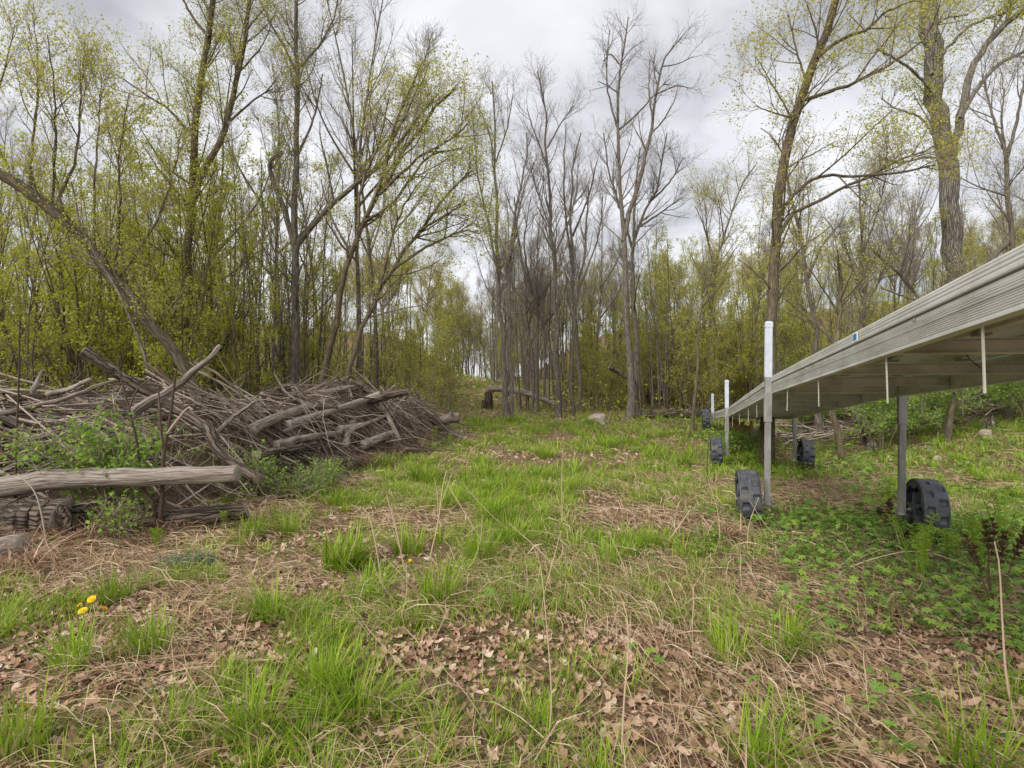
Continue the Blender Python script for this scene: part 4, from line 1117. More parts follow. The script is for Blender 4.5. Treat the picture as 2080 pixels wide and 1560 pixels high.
# ------------------------------------------------------------------ trees and saplings of the wood, in kinds
def free_stems(kind, i):
    """stems in local space, base at the origin"""
    S, R_ = [], []
    if kind == 'sapling':
        for k in range(int(rng.integers(3, 6))):
            h_ = rng.uniform(3.4, 6.8); az = rng.uniform(0, 6.28); le = rng.uniform(0.03, 0.26)
            p = [np.array([0.12 * math.cos(az), 0.12 * math.sin(az), -0.1])]
            for f in (0.3, 0.65, 1.0):
                p.append(np.array([math.cos(az) * le * f * h_ + rng.normal(0, .1), math.sin(az) * le * f * h_ + rng.normal(0, .1), f * h_]))
            S.append(smooth_line(p, 12)); R_.append(np.linspace(0.028, 0.006, 12) * rng.uniform(.8, 1.3))
    elif kind in ('young', 'pole', 'forest'):
        h_ = {'young': rng.uniform(7.5, 9.5), 'pole': rng.uniform(11, 14), 'forest': rng.uniform(13, 16)}[kind]
        r0 = {'young': 0.052, 'pole': 0.085, 'forest': 0.15}[kind] * rng.uniform(.8, 1.25)
        lx, ly = rng.normal(0, .06, 2) * h_
        p = [np.array([0, 0, -0.15])] + [np.array([lx * f * f + rng.normal(0, .012) * h_, ly * f * f + rng.normal(0, .012) * h_, f * h_]) for f in (.25, .5, .75, 1.0)]
        main = smooth_line(p, 14)
        S.append(main); R_.append(np.linspace(r0, r0 * 0.1, 14))
        for k in range(2 if kind == 'young' else 3):
            t_ = rng.uniform(.4, .62); b_ = main[int(t_ * 13)]
            az = rng.uniform(0, 6.28)
            e_ = b_ + np.array([math.cos(az) * .16 * h_, math.sin(az) * .16 * h_, h_ * rng.uniform(.24, .4)])
            S.append(smooth_line([b_, b_ * .55 + e_ * .45 + np.array([math.cos(az), math.sin(az), -0.3]) * .03 * h_, e_], 14)); R_.append(np.linspace(r0 * .5, r0 * .1, 14))
    elif kind in ('wand', 'whip'):
        for k in range(int(rng.integers(5, 9)) if kind == 'wand' else int(rng.integers(3, 6))):
            h_ = rng.uniform(1.2, 3.2) if kind == 'wand' else rng.uniform(4.5, 8.5); az = rng.uniform(0, 6.28); le = rng.uniform(.05, .35) if kind == 'wand' else rng.uniform(.01, .14)
            b_ = rng.uniform(0, .4 if kind == 'wand' else .7)
            p = [np.array([b_ * math.cos(az), b_ * math.sin(az), -.08])] + [np.array([math.cos(az) * (b_ + le * f * h_), math.sin(az) * (b_ + le * f * h_), f * h_]) + rng.normal(0, .05, 3) for f in (.35, .7, 1.0)]
            S.append(smooth_line(p, 10)); R_.append(np.linspace(.012, .004, 10) if kind == 'wand' else np.linspace(.032, .006, 10) * rng.uniform(.7, 1.3))
    elif kind == 'shrub':
        for k in range(int(rng.integers(6, 10))):
            h_ = rng.uniform(1.0, 2.1); az = rng.uniform(0, 6.28); le = rng.uniform(.15, .7)
            p = [np.array([.1 * math.cos(az), .1 * math.sin(az), -.05])] + [np.array([math.cos(az) * le * f * h_, math.sin(az) * le * f * h_, f * h_]) + rng.normal(0, .06, 3) for f in (.35, .7, 1.0)]
            S.append(smooth_line(p, 9)); R_.append(np.linspace(.011, .004, 9))
    return S, R_
PROTO = {}
for i in range(4):
    S, R_ = free_stems('sapling', i)
    PROTO['sapling', i] = tree_meshes(S, R_, 'bark_brown', 'twig_brown', 'leaf_yellow', 9, 5, 3, 4, 0.058, t0=.12, l1=.24, up=.14, sides=6, spread=.035, per2=2)
    S, R_ = free_stems('young', i)
    PROTO['young', i] = tree_meshes(S, R_, 'bark_brown', 'twig_brown', 'leaf_yellow', 12, 6, 4, 3, 0.06, t0=.15, l1=.24, up=.12, sides=7, spread=.04, per2=1)
    S, R_ = free_stems('pole', i)
    PROTO['pole', i] = tree_meshes(S, R_, 'bark_grey', 'twig_grey', 'leaf_olive', 12, 7, 5, 0, 0.06, t0=.35, l1=.2, up=.14, sides=8, ang=(20, 45), minr=.004, m2=.5, m3=.3)
    S, R_ = free_stems('forest', i)
    PROTO['forest', i] = tree_meshes(S, R_, 'bark_grey', 'twig_brown', 'leaf_olive', 13, 7, 4, 3, 0.12, t0=.35, l1=.26, up=.08, sides=8, minr=.005, spread=.2, m2=.7, m3=.4, per2=2)
    S, R_ = free_stems('shrub', i)
    PROTO['shrub', i] = tree_meshes(S, R_, 'twig_brown', 'twig_brown', 'leaf_green', 6, 4, 3, 4, 0.07, t0=.2, l1=.45, up=.04, sides=5, spread=.06, per2=2)
    S, R_ = free_stems('wand', i)
    PROTO['yshrub', i] = tree_meshes(S, R_, 'twig_brown', 'twig_brown', 'leaf_yellow', 7, 4, 3, 2, 0.055, t0=.15, l1=.30, up=.12, sides=5, spread=.035, per2=2)
    S, R_ = free_stems('whip', i)
    PROTO['whip', i] = tree_meshes(S, R_, 'bark_grey', 'twig_grey', 'leaf_yellow', 7, 4, 3, 1, 0.055, t0=.25, l1=.2, up=.15, sides=6, spread=.03, ang=(18, 42))

MARKS = [(-9999, 'at the left edge of the wood'), (150, 'behind the leaning mossy trunk'), (320, 'behind the low forked tree'), (480, 'behind the straight V topped tree'), (680, 'behind the bowed trees'), (880, 'beside the grassy path'), (1000, 'behind the twin stemmed ash'), (1090, 'behind the ash by the fallen trunk'),
         (1200, 'behind the tallest bare tree'), (1345, 'left of the white posts'), (1470, 'behind the white posts'), (1620, 'above the middle of the dock'), (1800, 'around the stout old tree'), (2000, 'at the right edge past the dock')]
def landmark(px):
    return [t_ for a, t_ in MARKS if px >= a][-1]
def plant(kind, name, px, Y, label, group, sc=1.0, i=None):
    x = (px - CX) / F * Y
    i = int(rng.integers(0, 4)) if i is None else i
    s_ = sc * rng.uniform(.85, 1.15)
    if group: label = label + (' farther back ' if Y > 26 else ' in the front rank ' if Y < 14.5 and px < 900 else ' ') + landmark(px)
    return put_tree(name, PROTO[kind, i], (x, Y, H(x, Y) - 0.02), label, group, rng.uniform(0, 6.28), s_)

def many(kind, name, n, pxr, Yr, label, group, sc=1.0, bad=None):
    c = 0
    while c < n:
        px, Y_ = rng.uniform(*pxr), math.sqrt(rng.uniform(Yr[0] ** 2, Yr[1] ** 2))
        x = (px - CX) / F * Y_
        if pile_h(x, Y_) > 0.05 or (bad and bad(px, Y_)):
            continue
        plant(kind, name, px, Y_, label, group, sc)
        c += 1

open_lane = lambda px, Y_: 880 < px < 1110 + 60 * (Y_ > 26)
# left thicket
G1, G2, G3, G4, G5, G6, G7 = 'yellow green saplings of the wood', 'young leafing trees of the wood', 'bare slim trees of the wood', 'yellow green wand shrubs of the wood', 'clumps of thin bare stems in the wood', 'green shrubs on the bank', 'far forest trees'
many('sapling', 'sapling', 44, (-100, 800), (11.5, 24), 'many stemmed yellow green sapling', G1)
many('sapling', 'sapling', 18, (-20, 700), (10.8, 14.5), 'many stemmed yellow green sapling', G1, 0.95)
many('young', 'young_tree', 22, (-120, 760), (15, 34), 'young yellow green leafing tree', G2)
many('pole', 'bare_pole_tree', 10, (-120, 860), (17, 34), 'slim leafless grey tree', G3)
many('yshrub', 'thicket_shrub', 34, (-80, 870), (12.5, 24), 'low yellow green wand shrub', G4, 1.1)
many('whip', 'thin_stem_clump', 30, (-80, 870), (12.5, 26), 'clump of thin grey stems', G5)
# middle: bare poles behind the ash trees
many('pole', 'bare_pole_tree', 10, (1075, 1380), (26, 40), 'slim leafless grey tree', G3, 0.62)
many('pole', 'bare_pole_tree', 9, (1000, 1100), (27, 44), 'slim leafless grey tree', G3, 0.7)
many('yshrub', 'thicket_shrub', 14, (1170, 1340), (22, 30), 'low yellow green wand shrub', G4)
many('sapling', 'sapling', 16, (1100, 1330), (24, 36), 'many stemmed yellow green sapling', G1, 0.8)
many('whip', 'thin_stem_clump', 24, (1070, 1420), (22, 38), 'clump of thin grey stems', G5, 0.9)
many('whip', 'thin_stem_clump', 10, (1000, 1100), (30, 46), 'clump of thin grey stems', G5, 0.9)
many('young', 'young_tree', 12, (880, 1120), (44, 58), 'young yellow green leafing tree', G2, 0.75)
many('pole', 'bare_pole_tree', 5, (1060, 1300), (21.5, 27), 'slim leafless grey tree', G3, 0.68)
# right: yellow thicket behind the posts
many('sapling', 'sapling', 46, (1290, 1640), (20.5, 34), 'many stemmed yellow green sapling', G1, 0.9)
many('yshrub', 'thicket_shrub', 26, (1280, 1620), (20.5, 28), 'low yellow green wand shrub', G4, 1.1)
many('young', 'young_tree', 20, (1330, 2000), (23, 38), 'young yellow green leafing tree', G2, 0.7)
many('sapling', 'sapling', 28, (1600, 2150), (17, 30), 'many stemmed yellow green sapling', G1, 0.75)
many('pole', 'bare_pole_tree', 12, (1420, 2250), (22, 36), 'slim leafless grey tree', G3, 0.75)
many('whip', 'thin_stem_clump', 26, (1330, 2150), (19, 32), 'clump of thin grey stems', G5, 0.9)
many('shrub', 'green_shrub', 28, (1640, 2150), (13.2, 19), 'fresh green leafy shrub', G6, 0.75, lambda px, Y_: (px - CX) / F * Y_ < 6.9 + (Y_ - 13) * .3)
many('yshrub', 'thicket_shrub', 20, (1600, 2250), (18, 28), 'low yellow green wand shrub', G4, 1.1)
# far wood on both sides of the lane and beyond the crest
many('forest', 'forest_tree', 20, (-150, 820), (34, 68), 'tall olive leaved forest tree', G7, 0.62)
many('forest', 'forest_tree', 24, (850, 1130), (44, 64), 'tall olive leaved forest tree', G7, 0.62)
many('forest', 'forest_tree', 40, (1120, 2200), (36, 70), 'tall olive leaved forest tree', G7, 0.55)
many('young', 'young_tree', 18, (1120, 1420), (32, 46), 'young yellow green leafing tree', G2, 0.8)
many('whip', 'thin_stem_clump', 12, (900, 1110), (42, 60), 'clump of thin grey stems', G5)
many('young', 'young_tree', 14, (900, 1110), (44, 62), 'young yellow green leafing tree', G2, 0.8)
many('yshrub', 'thicket_shrub', 12, (1000, 1110), (38, 48), 'low yellow green wand shrub', G4, 1.0)
many('yshrub', 'thicket_shrub', 14, (800, 925), (20, 36), 'low yellow green wand shrub', G4, 1.2)
plant('young', 'round_sapling', 850, 20, 'bright yellow green bushy sapling beside the path past the pile end', None, 0.42, 1)

# ------------------------------------------------------------------ ground cover
def rot(az, tiltx, tilty, sc):
    """rotation-scale matrices (N,3,3): spin about z then small tilts"""
    ca, sa = np.cos(az), np.sin(az)
    Z_ = np.zeros((len(az), 3, 3)); Z_[:, 0, 0] = ca; Z_[:, 0, 1] = -sa; Z_[:, 1, 0] = sa; Z_[:, 1, 1] = ca; Z_[:, 2, 2] = 1
    X_ = np.zeros_like(Z_); cx_, sx_ = np.cos(tiltx), np.sin(tiltx)
    X_[:, 0, 0] = 1; X_[:, 1, 1] = cx_; X_[:, 1, 2] = -sx_; X_[:, 2, 1] = sx_; X_[:, 2, 2] = cx_
    Y_ = np.zeros_like(Z_); cy_, sy_ = np.cos(tilty), np.sin(tilty)
    Y_[:, 1, 1] = 1; Y_[:, 0, 0] = cy_; Y_[:, 0, 2] = sy_; Y_[:, 2, 0] = -sy_; Y_[:, 2, 2] = cy_
    return Z_ @ X_ @ Y_ * np.asarray(sc)[:, None, None]

def points(n, Yr, margin=1.12, power=1.0, xr=None):
    """n ground points between two distances inside (and a little beside) the field of view"""
    f = rng.random(n)
    y = (Yr[0] ** (1 + power) + f * (Yr[1] ** (1 + power) - Yr[0] ** (1 + power))) ** (1 / (1 + power))
    half = 0.9 * margin * y + 0.6
    x = rng.uniform(-1, 1, n) * half
    ok = (pile_h(x, y) < 0.10)
    if xr is not None:
        ok &= (x > xr[0]) & (x < xr[1])
    return x[ok], y[ok]

def green_mask(x, y):
    """where fresh grass grows: patches, thicker in the middle distance and on the left"""
    g = fbm(x * 0.75, y * 0.75, 31, 3)
    bias = np.interp(y, [2, 3.2, 5, 8, 12, 25], [0.38, 0.40, 0.48, 0.55, 0.62, 0.68])
    bias = bias + 0.13 * sstep(-0.45, -1.1, x) * sstep(5.5, 4.5, y)
    bias = bias - 0.13 * sstep(0.2, 1.0, x) * (y < 5.2) - 0.095 * np.exp(-((x - 0.1) / 1.0) ** 2 - ((y - 2.9) / 1.2) ** 2)
    bias = bias - 0.14 * np.exp(-((x - 1.6) / 1.2) ** 2 - ((y - 10.5) / 2.0) ** 2)
    bias = bias - 0.20 * sstep(-2.8, -3.6, x) * (y > 4.2) * (y < 8)
    return sstep(0.53, 0.40, g - bias + 0.45)

def straw_mask(x, y):
    s_ = fbm(x * 0.9, y * 0.9, 57, 3)
    m_ = sstep(0.36, 0.56, s_)
    m_ = m_ * (1 - .45 * np.exp(-((x + .1) / 1.0) ** 2) * sstep(4.3, 3.4, y))
    m_ = np.maximum(m_, np.exp(-((x - 1.35 - (4.0 - y) * 0.42) / 0.75) ** 2) * sstep(5.8, 5.0, y))
    m_ = np.maximum(m_, sstep(-2.2, -3.0, x) * sstep(4.2, 4.8, y) * sstep(8.2, 7.0, y))
    m_ = np.maximum(m_, 0.8 * np.exp(-((x - 2.6) / 0.7) ** 2 - ((y - 5.8) / 0.8) ** 2))
    return np.clip(m_, 0, 1)

def herb_mask(x, y):
    e_ = np.exp(-((x - 3.4) / 1.45) ** 2 - ((y - 4.8) / 1.7) ** 2) * 1.5 + 0.9 * sstep(4.2, 5.5, x) * (1 - sstep(17, 22, y)) + 0.5 * np.exp(-((x - 4) / 1.5) ** 2 - ((y - 9) / 3.0) ** 2)
    e_ = e_ - 0.75 * sstep(0.46, 0.62, fbm(x * 1.3, y * 1.3, 77))
    return np.clip(e_, 0, 1)

# --- fresh grass: short sward and loose blades
gm = MB()
for n, Yr, hh, ww, segs in ((37000, (1.7, 5.0), (0.04, 0.14), 0.0042, 3), (55000, (5, 10), (0.05, 0.16), 0.0065, 2), (54000, (10, 19), (0.07, 0.2), 0.012, 2), (46000, (19, 44), (0.12, 0.32), 0.03, 1)):
    x, y = points(n, Yr)
    k = rng.random(len(x)) < green_mask(x, y)
    x, y = x[k], y[k]
    h_ = rng.uniform(*hh, len(x)) * (0.6 + 0.8 * fbm(x * 2, y * 2, 91))
    gm.blades(np.stack([x, y, hgt(x, y) - 0.01], -1), rng.uniform(0, 6.28, len(x)), rng.uniform(0.05, 0.9, len(x)), h_, ww * rng.uniform(.7, 1.5, len(x)), rng.random(len(x)) ** 1.1, segs)
# clumps of longer blades all through it
for n, Yr, hh, ww, per in ((190, (1.9, 5), (.08, .2), .0045, 60), (420, (5, 10), (.12, .28), .007, 55), (600, (10, 20), (.15, .34), .013, 40)):
    x, y = points(n * 3, Yr)
    k = (rng.random(len(x)) < green_mask(x, y) * .85 + .05) & (herb_mask(x, y) < .5) & (np.hypot(x + 2.7, y - 3.6) > .45) & (np.hypot(x + 2.2, y - 2.5) > .3)
    x, y = x[k][:n], y[k][:n]
    sz = np.repeat(rng.uniform(.5, 1.25, len(x)), per); tone = np.repeat(rng.uniform(-.12, .18, len(x)), per)
    x, y = np.repeat(x, per), np.repeat(y, per); m_ = len(x)
    a = rng.uniform(0, 6.28, m_); r_ = np.sqrt(rng.random(m_)) * .07 * sz * (1 + .05 * y)
    bx, by = x + np.cos(a) * r_, y + np.sin(a) * r_
    gm.blades(np.stack([bx, by, hgt(bx, by) - .01], -1), a + rng.normal(0, .7, m_), rng.uniform(.1, .85, m_), rng.uniform(*hh, m_) * sz, ww * rng.uniform(.7, 1.4, m_), np.where(rng.random(m_) < .14, .97, np.clip(rng.random(m_) * .8 + tone, 0, .9)), 3)
ob('grass', gm.mesh('grass', 'grass'), kind='stuff', label='short fresh green grass growing in patches over the clearing', cat='grass')

# --- dead straw, mostly flattened
sm = MB()
for n, Yr, ll, ww in ((17000, (1.7, 5.2), (0.10, 0.5), 0.0034), (26000, (5.2, 10), (0.15, 0.55), 0.006), (14000, (10, 22), (0.2, 0.5), 0.011)):
    x, y = points(n, Yr)
    k = rng.random(len(x)) < straw_mask(x, y)
    x, y = x[k], y[k]
    flow = np.where(x > 0.2, -1.15, rng.choice([-0.5, 0.4, 2.6], len(x)))
    az = flow + rng.normal(0, 0.5, len(x)) + np.pi * (rng.random(len(x)) < 0.4)
    l_ = rng.uniform(*ll, len(x))
    c = 4
    f = np.linspace(0, 1, c)[None, :]
    bend = rng.normal(0, 0.25, len(x))[:, None]
    a2 = az[:, None] + bend * f
    xx = x[:, None] + np.cos(a2) * f * l_[:, None]; yy = y[:, None] + np.sin(a2) * f * l_[:, None]
    lift = rng.uniform(0.0, 0.05, len(x))[:, None] + np.abs(rng.normal(0, 0.06, len(x)))[:, None] * np.sin(f * 3.0)
    pts = np.stack([xx, yy, hgt(xx, yy) + 0.008 + lift], -1)
    wv = np.stack([-np.sin(a2), np.cos(a2), rng.normal(0, .5, a2.shape)], -1)
    hw = (ww * rng.uniform(.5, 1.4, len(x)))[:, None, None] * 0.5 * np.array([1, 1, .9, .5])[None, :, None]
    v = np.stack([pts - wv * hw, pts + wv * hw], 2)
    q = np.array([[2 * i, 2 * i + 1, 2 * i + 3, 2 * i + 2] for i in range(c - 1)])
    q = (q[None] + (np.arange(len(x)) * c * 2)[:, None, None]).reshape(-1, 4)
    sm.add(v, quads=q, rnd=np.repeat(rng.random(len(x)), c * 2))
ob('dead_grass', sm.mesh('dead_grass', 'straw'), kind='stuff', label='flattened tan dead grass stalks strewn over the clearing', cat='dead grass')

# --- dead leaves: lobed curled outlines
def leaf_shape(lobes, curl, seed):
    rg = np.random.default_rng(seed)
    v = [(0, 0, 0.0)]
    k = 11
    for i in range(k):
        th = 2 * math.pi * i / k
        r_ = 0.5 * (0.78 + 0.30 * math.cos(lobes * th)) * (1 + rg.normal(0, 0.10))
        x, y = r_ * math.cos(th) * 1.15, r_ * math.sin(th) * 0.85
        z = curl * (y * y * 1.8 + 0.5 * x * x) + rg.normal(0, 0.05)
        v.append((x, y, z))
    return np.array(v), np.array([[0, 1 + i, 1 + (i + 1) % k] for i in range(k)])
SHAPES = [leaf_shape(5, 0.9, 1), leaf_shape(3, -0.9, 2), leaf_shape(5, 1.5, 3), leaf_shape(2, 1.3, 4), leaf_shape(4, -0.6, 5)]
quad_leaf = (np.array([(-.5, 0, .05), (0, .3, .12), (.5, 0, 0), (0, -.3, .1)]), np.array([[0, 1, 2], [0, 2, 3]]))
lm = MB()
def litter_mask(x, y):
    return np.clip(1.05 - 0.55 * green_mask(x, y) - 0.35 * straw_mask(x, y) * (x > 0.5) - 0.3 * herb_mask(x, y), 0.15, 1)
for n, Yr in ((16000, (1.6, 4.6)), (14000, (4.6, 9.0))):
    x, y = points(n, Yr)
    k = rng.random(len(x)) < litter_mask(x, y)
    x, y = x[k], y[k]
    which = rng.integers(0, 5, len(x))
    for s_ in range(5):
        k = which == s_
        m_ = k.sum()
        size = rng.uniform(0.022, 0.078, m_)
        M = rot(rng.uniform(0, 6.28, m_), rng.normal(0, .4, m_), rng.normal(0, .4, m_), size)
        T = np.stack([x[k], y[k], hgt(x[k], y[k]) + rng.uniform(0.004, 0.026, m_)], -1)
        lm.scatter(*SHAPES[s_], M, T, np.clip(rng.beta(2.2, 2.4, m_), 0, 1))
x, y = points(26000, (9, 24)); k = rng.random(len(x)) < litter_mask(x, y) * 0.8
x, y = x[k], y[k]; m_ = len(x)
lm.scatter(*quad_leaf, rot(rng.uniform(0, 6.28, m_), rng.normal(0, .5, m_), rng.normal(0, .5, m_), rng.uniform(.05, .12, m_)), np.stack([x, y, hgt(x, y) + .02], -1), rng.beta(2.2, 2.4, m_))
x, y = points(20000, (24, 75), 1.1); m_ = len(x)
lm.scatter(*quad_leaf, rot(rng.uniform(0, 6.28, m_), rng.normal(0, .5, m_), rng.normal(0, .5, m_), rng.uniform(.12, .3, m_)), np.stack([x, y, hgt(x, y) + .02], -1), .3 + .7 * rng.beta(2.2, 2.4, m_))
ob('leaf_litter', lm.mesh('leaf_litter', 'litter'), kind='stuff', label='brown crumpled dead leaves covering the bare ground', cat='leaf litter')
# the dead leaves nearest to the camera, one by one
meshes = []
for s_ in range(5):
    for q in range(4):
        m1 = MB(); m1.add(SHAPES[s_][0], tris=SHAPES[s_][1], rnd=float(np.clip(0.25 + 0.2 * q + rng.normal(0, .05), 0, 1)))
        meshes.append(m1.mesh('dead_leaf', 'litter'))
x, y = points(700, (2.2, 3.4), 0.98)
k = rng.random(len(x)) < litter_mask(x, y) ** 1.5
for i, (a, c) in enumerate(list(zip(x[k], y[k]))[:280]):
    o = ob('dead_leaf', meshes[rng.integers(0, len(meshes))], GROUND, (a, c, H(a, c) + rng.uniform(.015, .03)))
    s_ = rng.uniform(.035, .08); o.scale = (s_, s_, s_)
    o.rotation_euler = (rng.normal(0, .35), rng.normal(0, .35), rng.uniform(0, 6.28))

# --- small herbs: palmate leaves low over the ground
def palmate(lobes=7, wid=0.17, drop=0.12, span=2.4):
    v, f = [(0, 0, 0)], []
    for i in range(lobes):
        th = (i - (lobes - 1) / 2) / ((lobes - 1) / 2) * span
        l_ = 0.5 * (1 - 0.28 * abs(th) / span)
        d, n_ = np.array([math.cos(th), math.sin(th)]), np.array([-math.sin(th), math.cos(th)])
        a = d * l_ * .55 + n_ * wid * .5; b = d * l_ * .55 - n_ * wid * .5; e_ = d * l_
        k = len(v)
        v += [(*a, .03), (*e_, -drop * .5), (*b, .03)]
        f += [[0, k, k + 1], [0, k + 1, k + 2]]
    return np.array(v, float), np.array(f)
trifo = palmate(3, .26, .1, 1.9)
palm = palmate()
hm = MB()
for n, Yr, sz in ((42000, (2.0, 7.0), (.035, .11)), (26000, (7, 22), (.08, .2))):
    x, y = points(n, Yr)
    k = rng.random(len(x)) < herb_mask(x, y)
    x, y = x[k], y[k]; m_ = len(x)
    up = rng.uniform(.03, .20, m_) * (0.6 + .8 * fbm(x * 1.5, y * 1.5, 5))
    for sh, sel in ((palm, rng.random(m_) < .7), (trifo, None)):
        if sel is None: sel = ~last
        last = sel
        q = sel.sum()
        hm.scatter(*sh, rot(rng.uniform(0, 6.28, q), rng.normal(0, .35, q), rng.normal(0, .35, q), rng.uniform(*sz, q)), np.stack([x[sel], y[sel], hgt(x[sel], y[sel]) + up[sel]], -1), rng.random(q))
# sprinkled seedlings all over the litter
x, y = points(15000, (1.7, 9)); m_ = len(x)
k = rng.random(m_) < sstep(.36, .58, fbm(x * 1.6, y * 1.6, 15)) * .9; x, y = x[k], y[k]; m_ = len(x)
hm.scatter(*trifo, rot(rng.uniform(0, 6.28, m_), rng.normal(0, .4, m_), rng.normal(0, .4, m_), rng.uniform(.02, .055, m_)), np.stack([x, y, hgt(x, y) + rng.uniform(.015, .05, m_)], -1), rng.random(m_))
ob('low_herbs', hm.mesh('low_herbs', 'herb'), kind='stuff', label='low dark green leafy herbs carpeting the ground round the dock', cat='herbs')

# --- undergrowth at the wood's foot: leafy specks that read as one mass
um = MB()
n = 32000
y = np.sqrt(rng.uniform(19.0 ** 2, 40 ** 2, n)); x = rng.uniform(-1.15, 1.25, n) * y
px = x / y * F + CX
ok = ~((px > 860) & (px < 1120)) & (fbm(x * .5, y * .5, 44) > .35)
x, y = x[ok], y[ok]; m_ = len(x)
z = hgt(x, y) + np.abs(rng.normal(0, .7, m_)) * (0.5 + fbm(x * .7, y * .7, 9))
um.leaves(np.stack([x, y, z], -1), rng.normal(0, 1, (m_, 3)), rng.normal(0, 1, (m_, 3)) + UP, rng.uniform(.06, .14, m_), rng.uniform(.04, .09, m_), rng.random(m_))
ob('undergrowth', um.mesh('undergrowth', 'leaf_yellow'), kind='stuff', label='yellow green leafy undergrowth along the foot of the wood', cat='undergrowth')

# ------------------------------------------------------------------ single plants
def ground_at(px, py):
    """the point of the ground seen at a pixel"""
    lo, hi = 1.0, 60.0
    d = np.array([(px - CX) / F, 1.0, -(py - CY) / F])
    Ys = np.linspace(1.2, 50, 4000)
    zz_ = CH + d[2] * Ys
    hit = np.nonzero(zz_ <= hgt(d[0] * Ys, Ys))[0]
    Y_ = Ys[hit[0]] if len(hit) else 30.0
    return np.array([d[0] * Y_, Y_, H(d[0] * Y_, Y_)])

tufts = [(990, 1030, 1.1, 'dense green grass tuft in the middle of the clearing'), (700, 1120, 1.3, 'large spreading tuft of broad grass blades left of the middle'), (1040, 1085, 1.0, 'rounded grass tuft between the dry stalks'),
         (890, 1200, 1.0, 'upright bright grass tuft beside leaning straw stalks'), (745, 1200, .8, 'bright grass tuft left of the upright tuft'), (515, 1075, .75, 'small round grass tuft by the rotten log'), (590, 1072, .6, 'smallest grass tuft beside two dandelions'),
         (310, 1310, .8, 'broad grass clump right of the four dandelions'), (150, 1345, .7, 'tall grass clump behind the single near dandelion'), (235, 1205, .7, 'grass clump just behind the four dandelions'), (545, 1235, .8, 'slim grass tuft on the leaf litter'),
         (505, 1475, .8, 'low bright grass tuft in the leaf litter near the front'), (720, 1440, .75, 'wide low grass tuft at the front of the clearing'), (650, 1400, .6, 'loose grass tuft at the front left of the middle'), (830, 1100, 1.0, 'grass tuft with dandelions behind it'), (920, 1005, 1.0, 'far grass tuft at the path edge'),
         (1150, 985, .8, 'green tuft on the pale dry patch'), (860, 945, 1.1, 'long grass clump near the far pile'), (1110, 905, 1.0, 'bright tuft far along the path'), (1230, 885, 1.0, 'dark tuft in front of the boulder'), (1390, 925, .9, 'round tuft left of the far wheels'), (1530, 915, 1.2, 'dark grass clump in the shade under the dock'),
         (1810, 995, .9, 'yellow green tuft right of the dock leg'), (2000, 960, .9, 'round green tuft by the right edge beyond the wheel'), (1990, 1545, 1.0, 'bright grass tuft in the front right corner'), (40, 1510, .9, 'tall dark grass clump in the front left corner'), (1480, 1330, .6, 'thin grass tuft among flattened straw'), (1590, 1310, .8, 'sparse upright tuft in the flattened straw'), (1540, 1540, .7, 'dark green low tuft on brown leaves at the front'), (970, 1120, .9, 'fine leaved tuft beside a dry stalk')]
for px, py, s_, lab in tufts:
    g = ground_at(px, py + 25 * s_)
    n = int(230 * s_)
    a = rng.uniform(0, 6.28, n); r_ = np.sqrt(rng.random(n)) * .11 * s_ * (1 + .04 * g[1])
    m1 = MB()
    bx, by = g[0] + np.cos(a) * r_, g[1] + np.sin(a) * r_
    wd = .0045 if px != 700 else .009
    tone = np.where(rng.random(n) < .14, rng.uniform(.93, 1, n), np.clip(rng.random(n) * .75 + rng.uniform(-.05, .15), 0, .9))
    az_ = np.where(rng.random(n) < .35, rng.uniform(0, 6.28) + rng.normal(0, .5, n), a + rng.normal(0, .8, n))
    m1.blades(np.stack([bx, by, hgt(bx, by) - .01], -1), az_, rng.uniform(.05, rng.uniform(.6, 1.2), n), rng.uniform(.08, .36, n) * (.75 + .35 * s_), (wd + .0006 * g[1]) * rng.uniform(.6, 1.5, n), tone, 4)
    ob('grass_tuft', m1.mesh('grass_tuft', 'grass', origin=g), None, g, lab, 'grass tuft', 'grass tufts')

# dandelions
def petal_head(r_):
    m1 = MB()
    for ring, (k, rr, z, tl) in enumerate(((20, r_, 0.0, .15), (16, r_ * .72, .003, .45), (10, r_ * .42, .006, .9))):
        for i in range(k):
            th = 2 * math.pi * (i + .37 * ring) / k
            d = np.array([math.cos(th), math.sin(th), 0]); n_ = np.array([-math.sin(th), math.cos(th), 0])
            tip = d * rr + UP * (z + rr * tl * .5); w = rr * .16
            m1.add([UP * z, d * rr * .6 + n_ * w + UP * (z + rr * tl * .2), tip + n_ * w * .7, tip - n_ * w * .7, d * rr * .6 - n_ * w + UP * (z + rr * tl * .2)], tris=[[0, 1, 4]], quads=[[1, 2, 3, 4]], rnd=rng.random())
    return m1.mesh('flower', 'dandelion')
HEAD = petal_head(.027)
dand = [(50, 1434, 'nearest yellow dandelion flower low in the left corner'), (186, 1217, 'topmost of the four clustered yellow dandelions'), (168, 1240, 'largest dandelion at the lower left of the cluster'), (211, 1236, 'dandelion at the right of the cluster of four'), (161, 1229, 'small half hidden dandelion at the left of the cluster'),
        (226, 1300, 'half closed dandelion below the cluster of four'), (565, 1089, 'left one of two small dandelions by the grass tuft'), (577, 1089, 'right one of two small dandelions by the grass tuft'), (886, 1082, 'upper dandelion between dry stalks near the middle'), (885, 1091, 'lower dandelion between dry stalks near the middle'), (833, 1138, 'lone small dandelion in front of the grass tuft'), (705, 1036, 'far small dandelion left of the broad grass')]
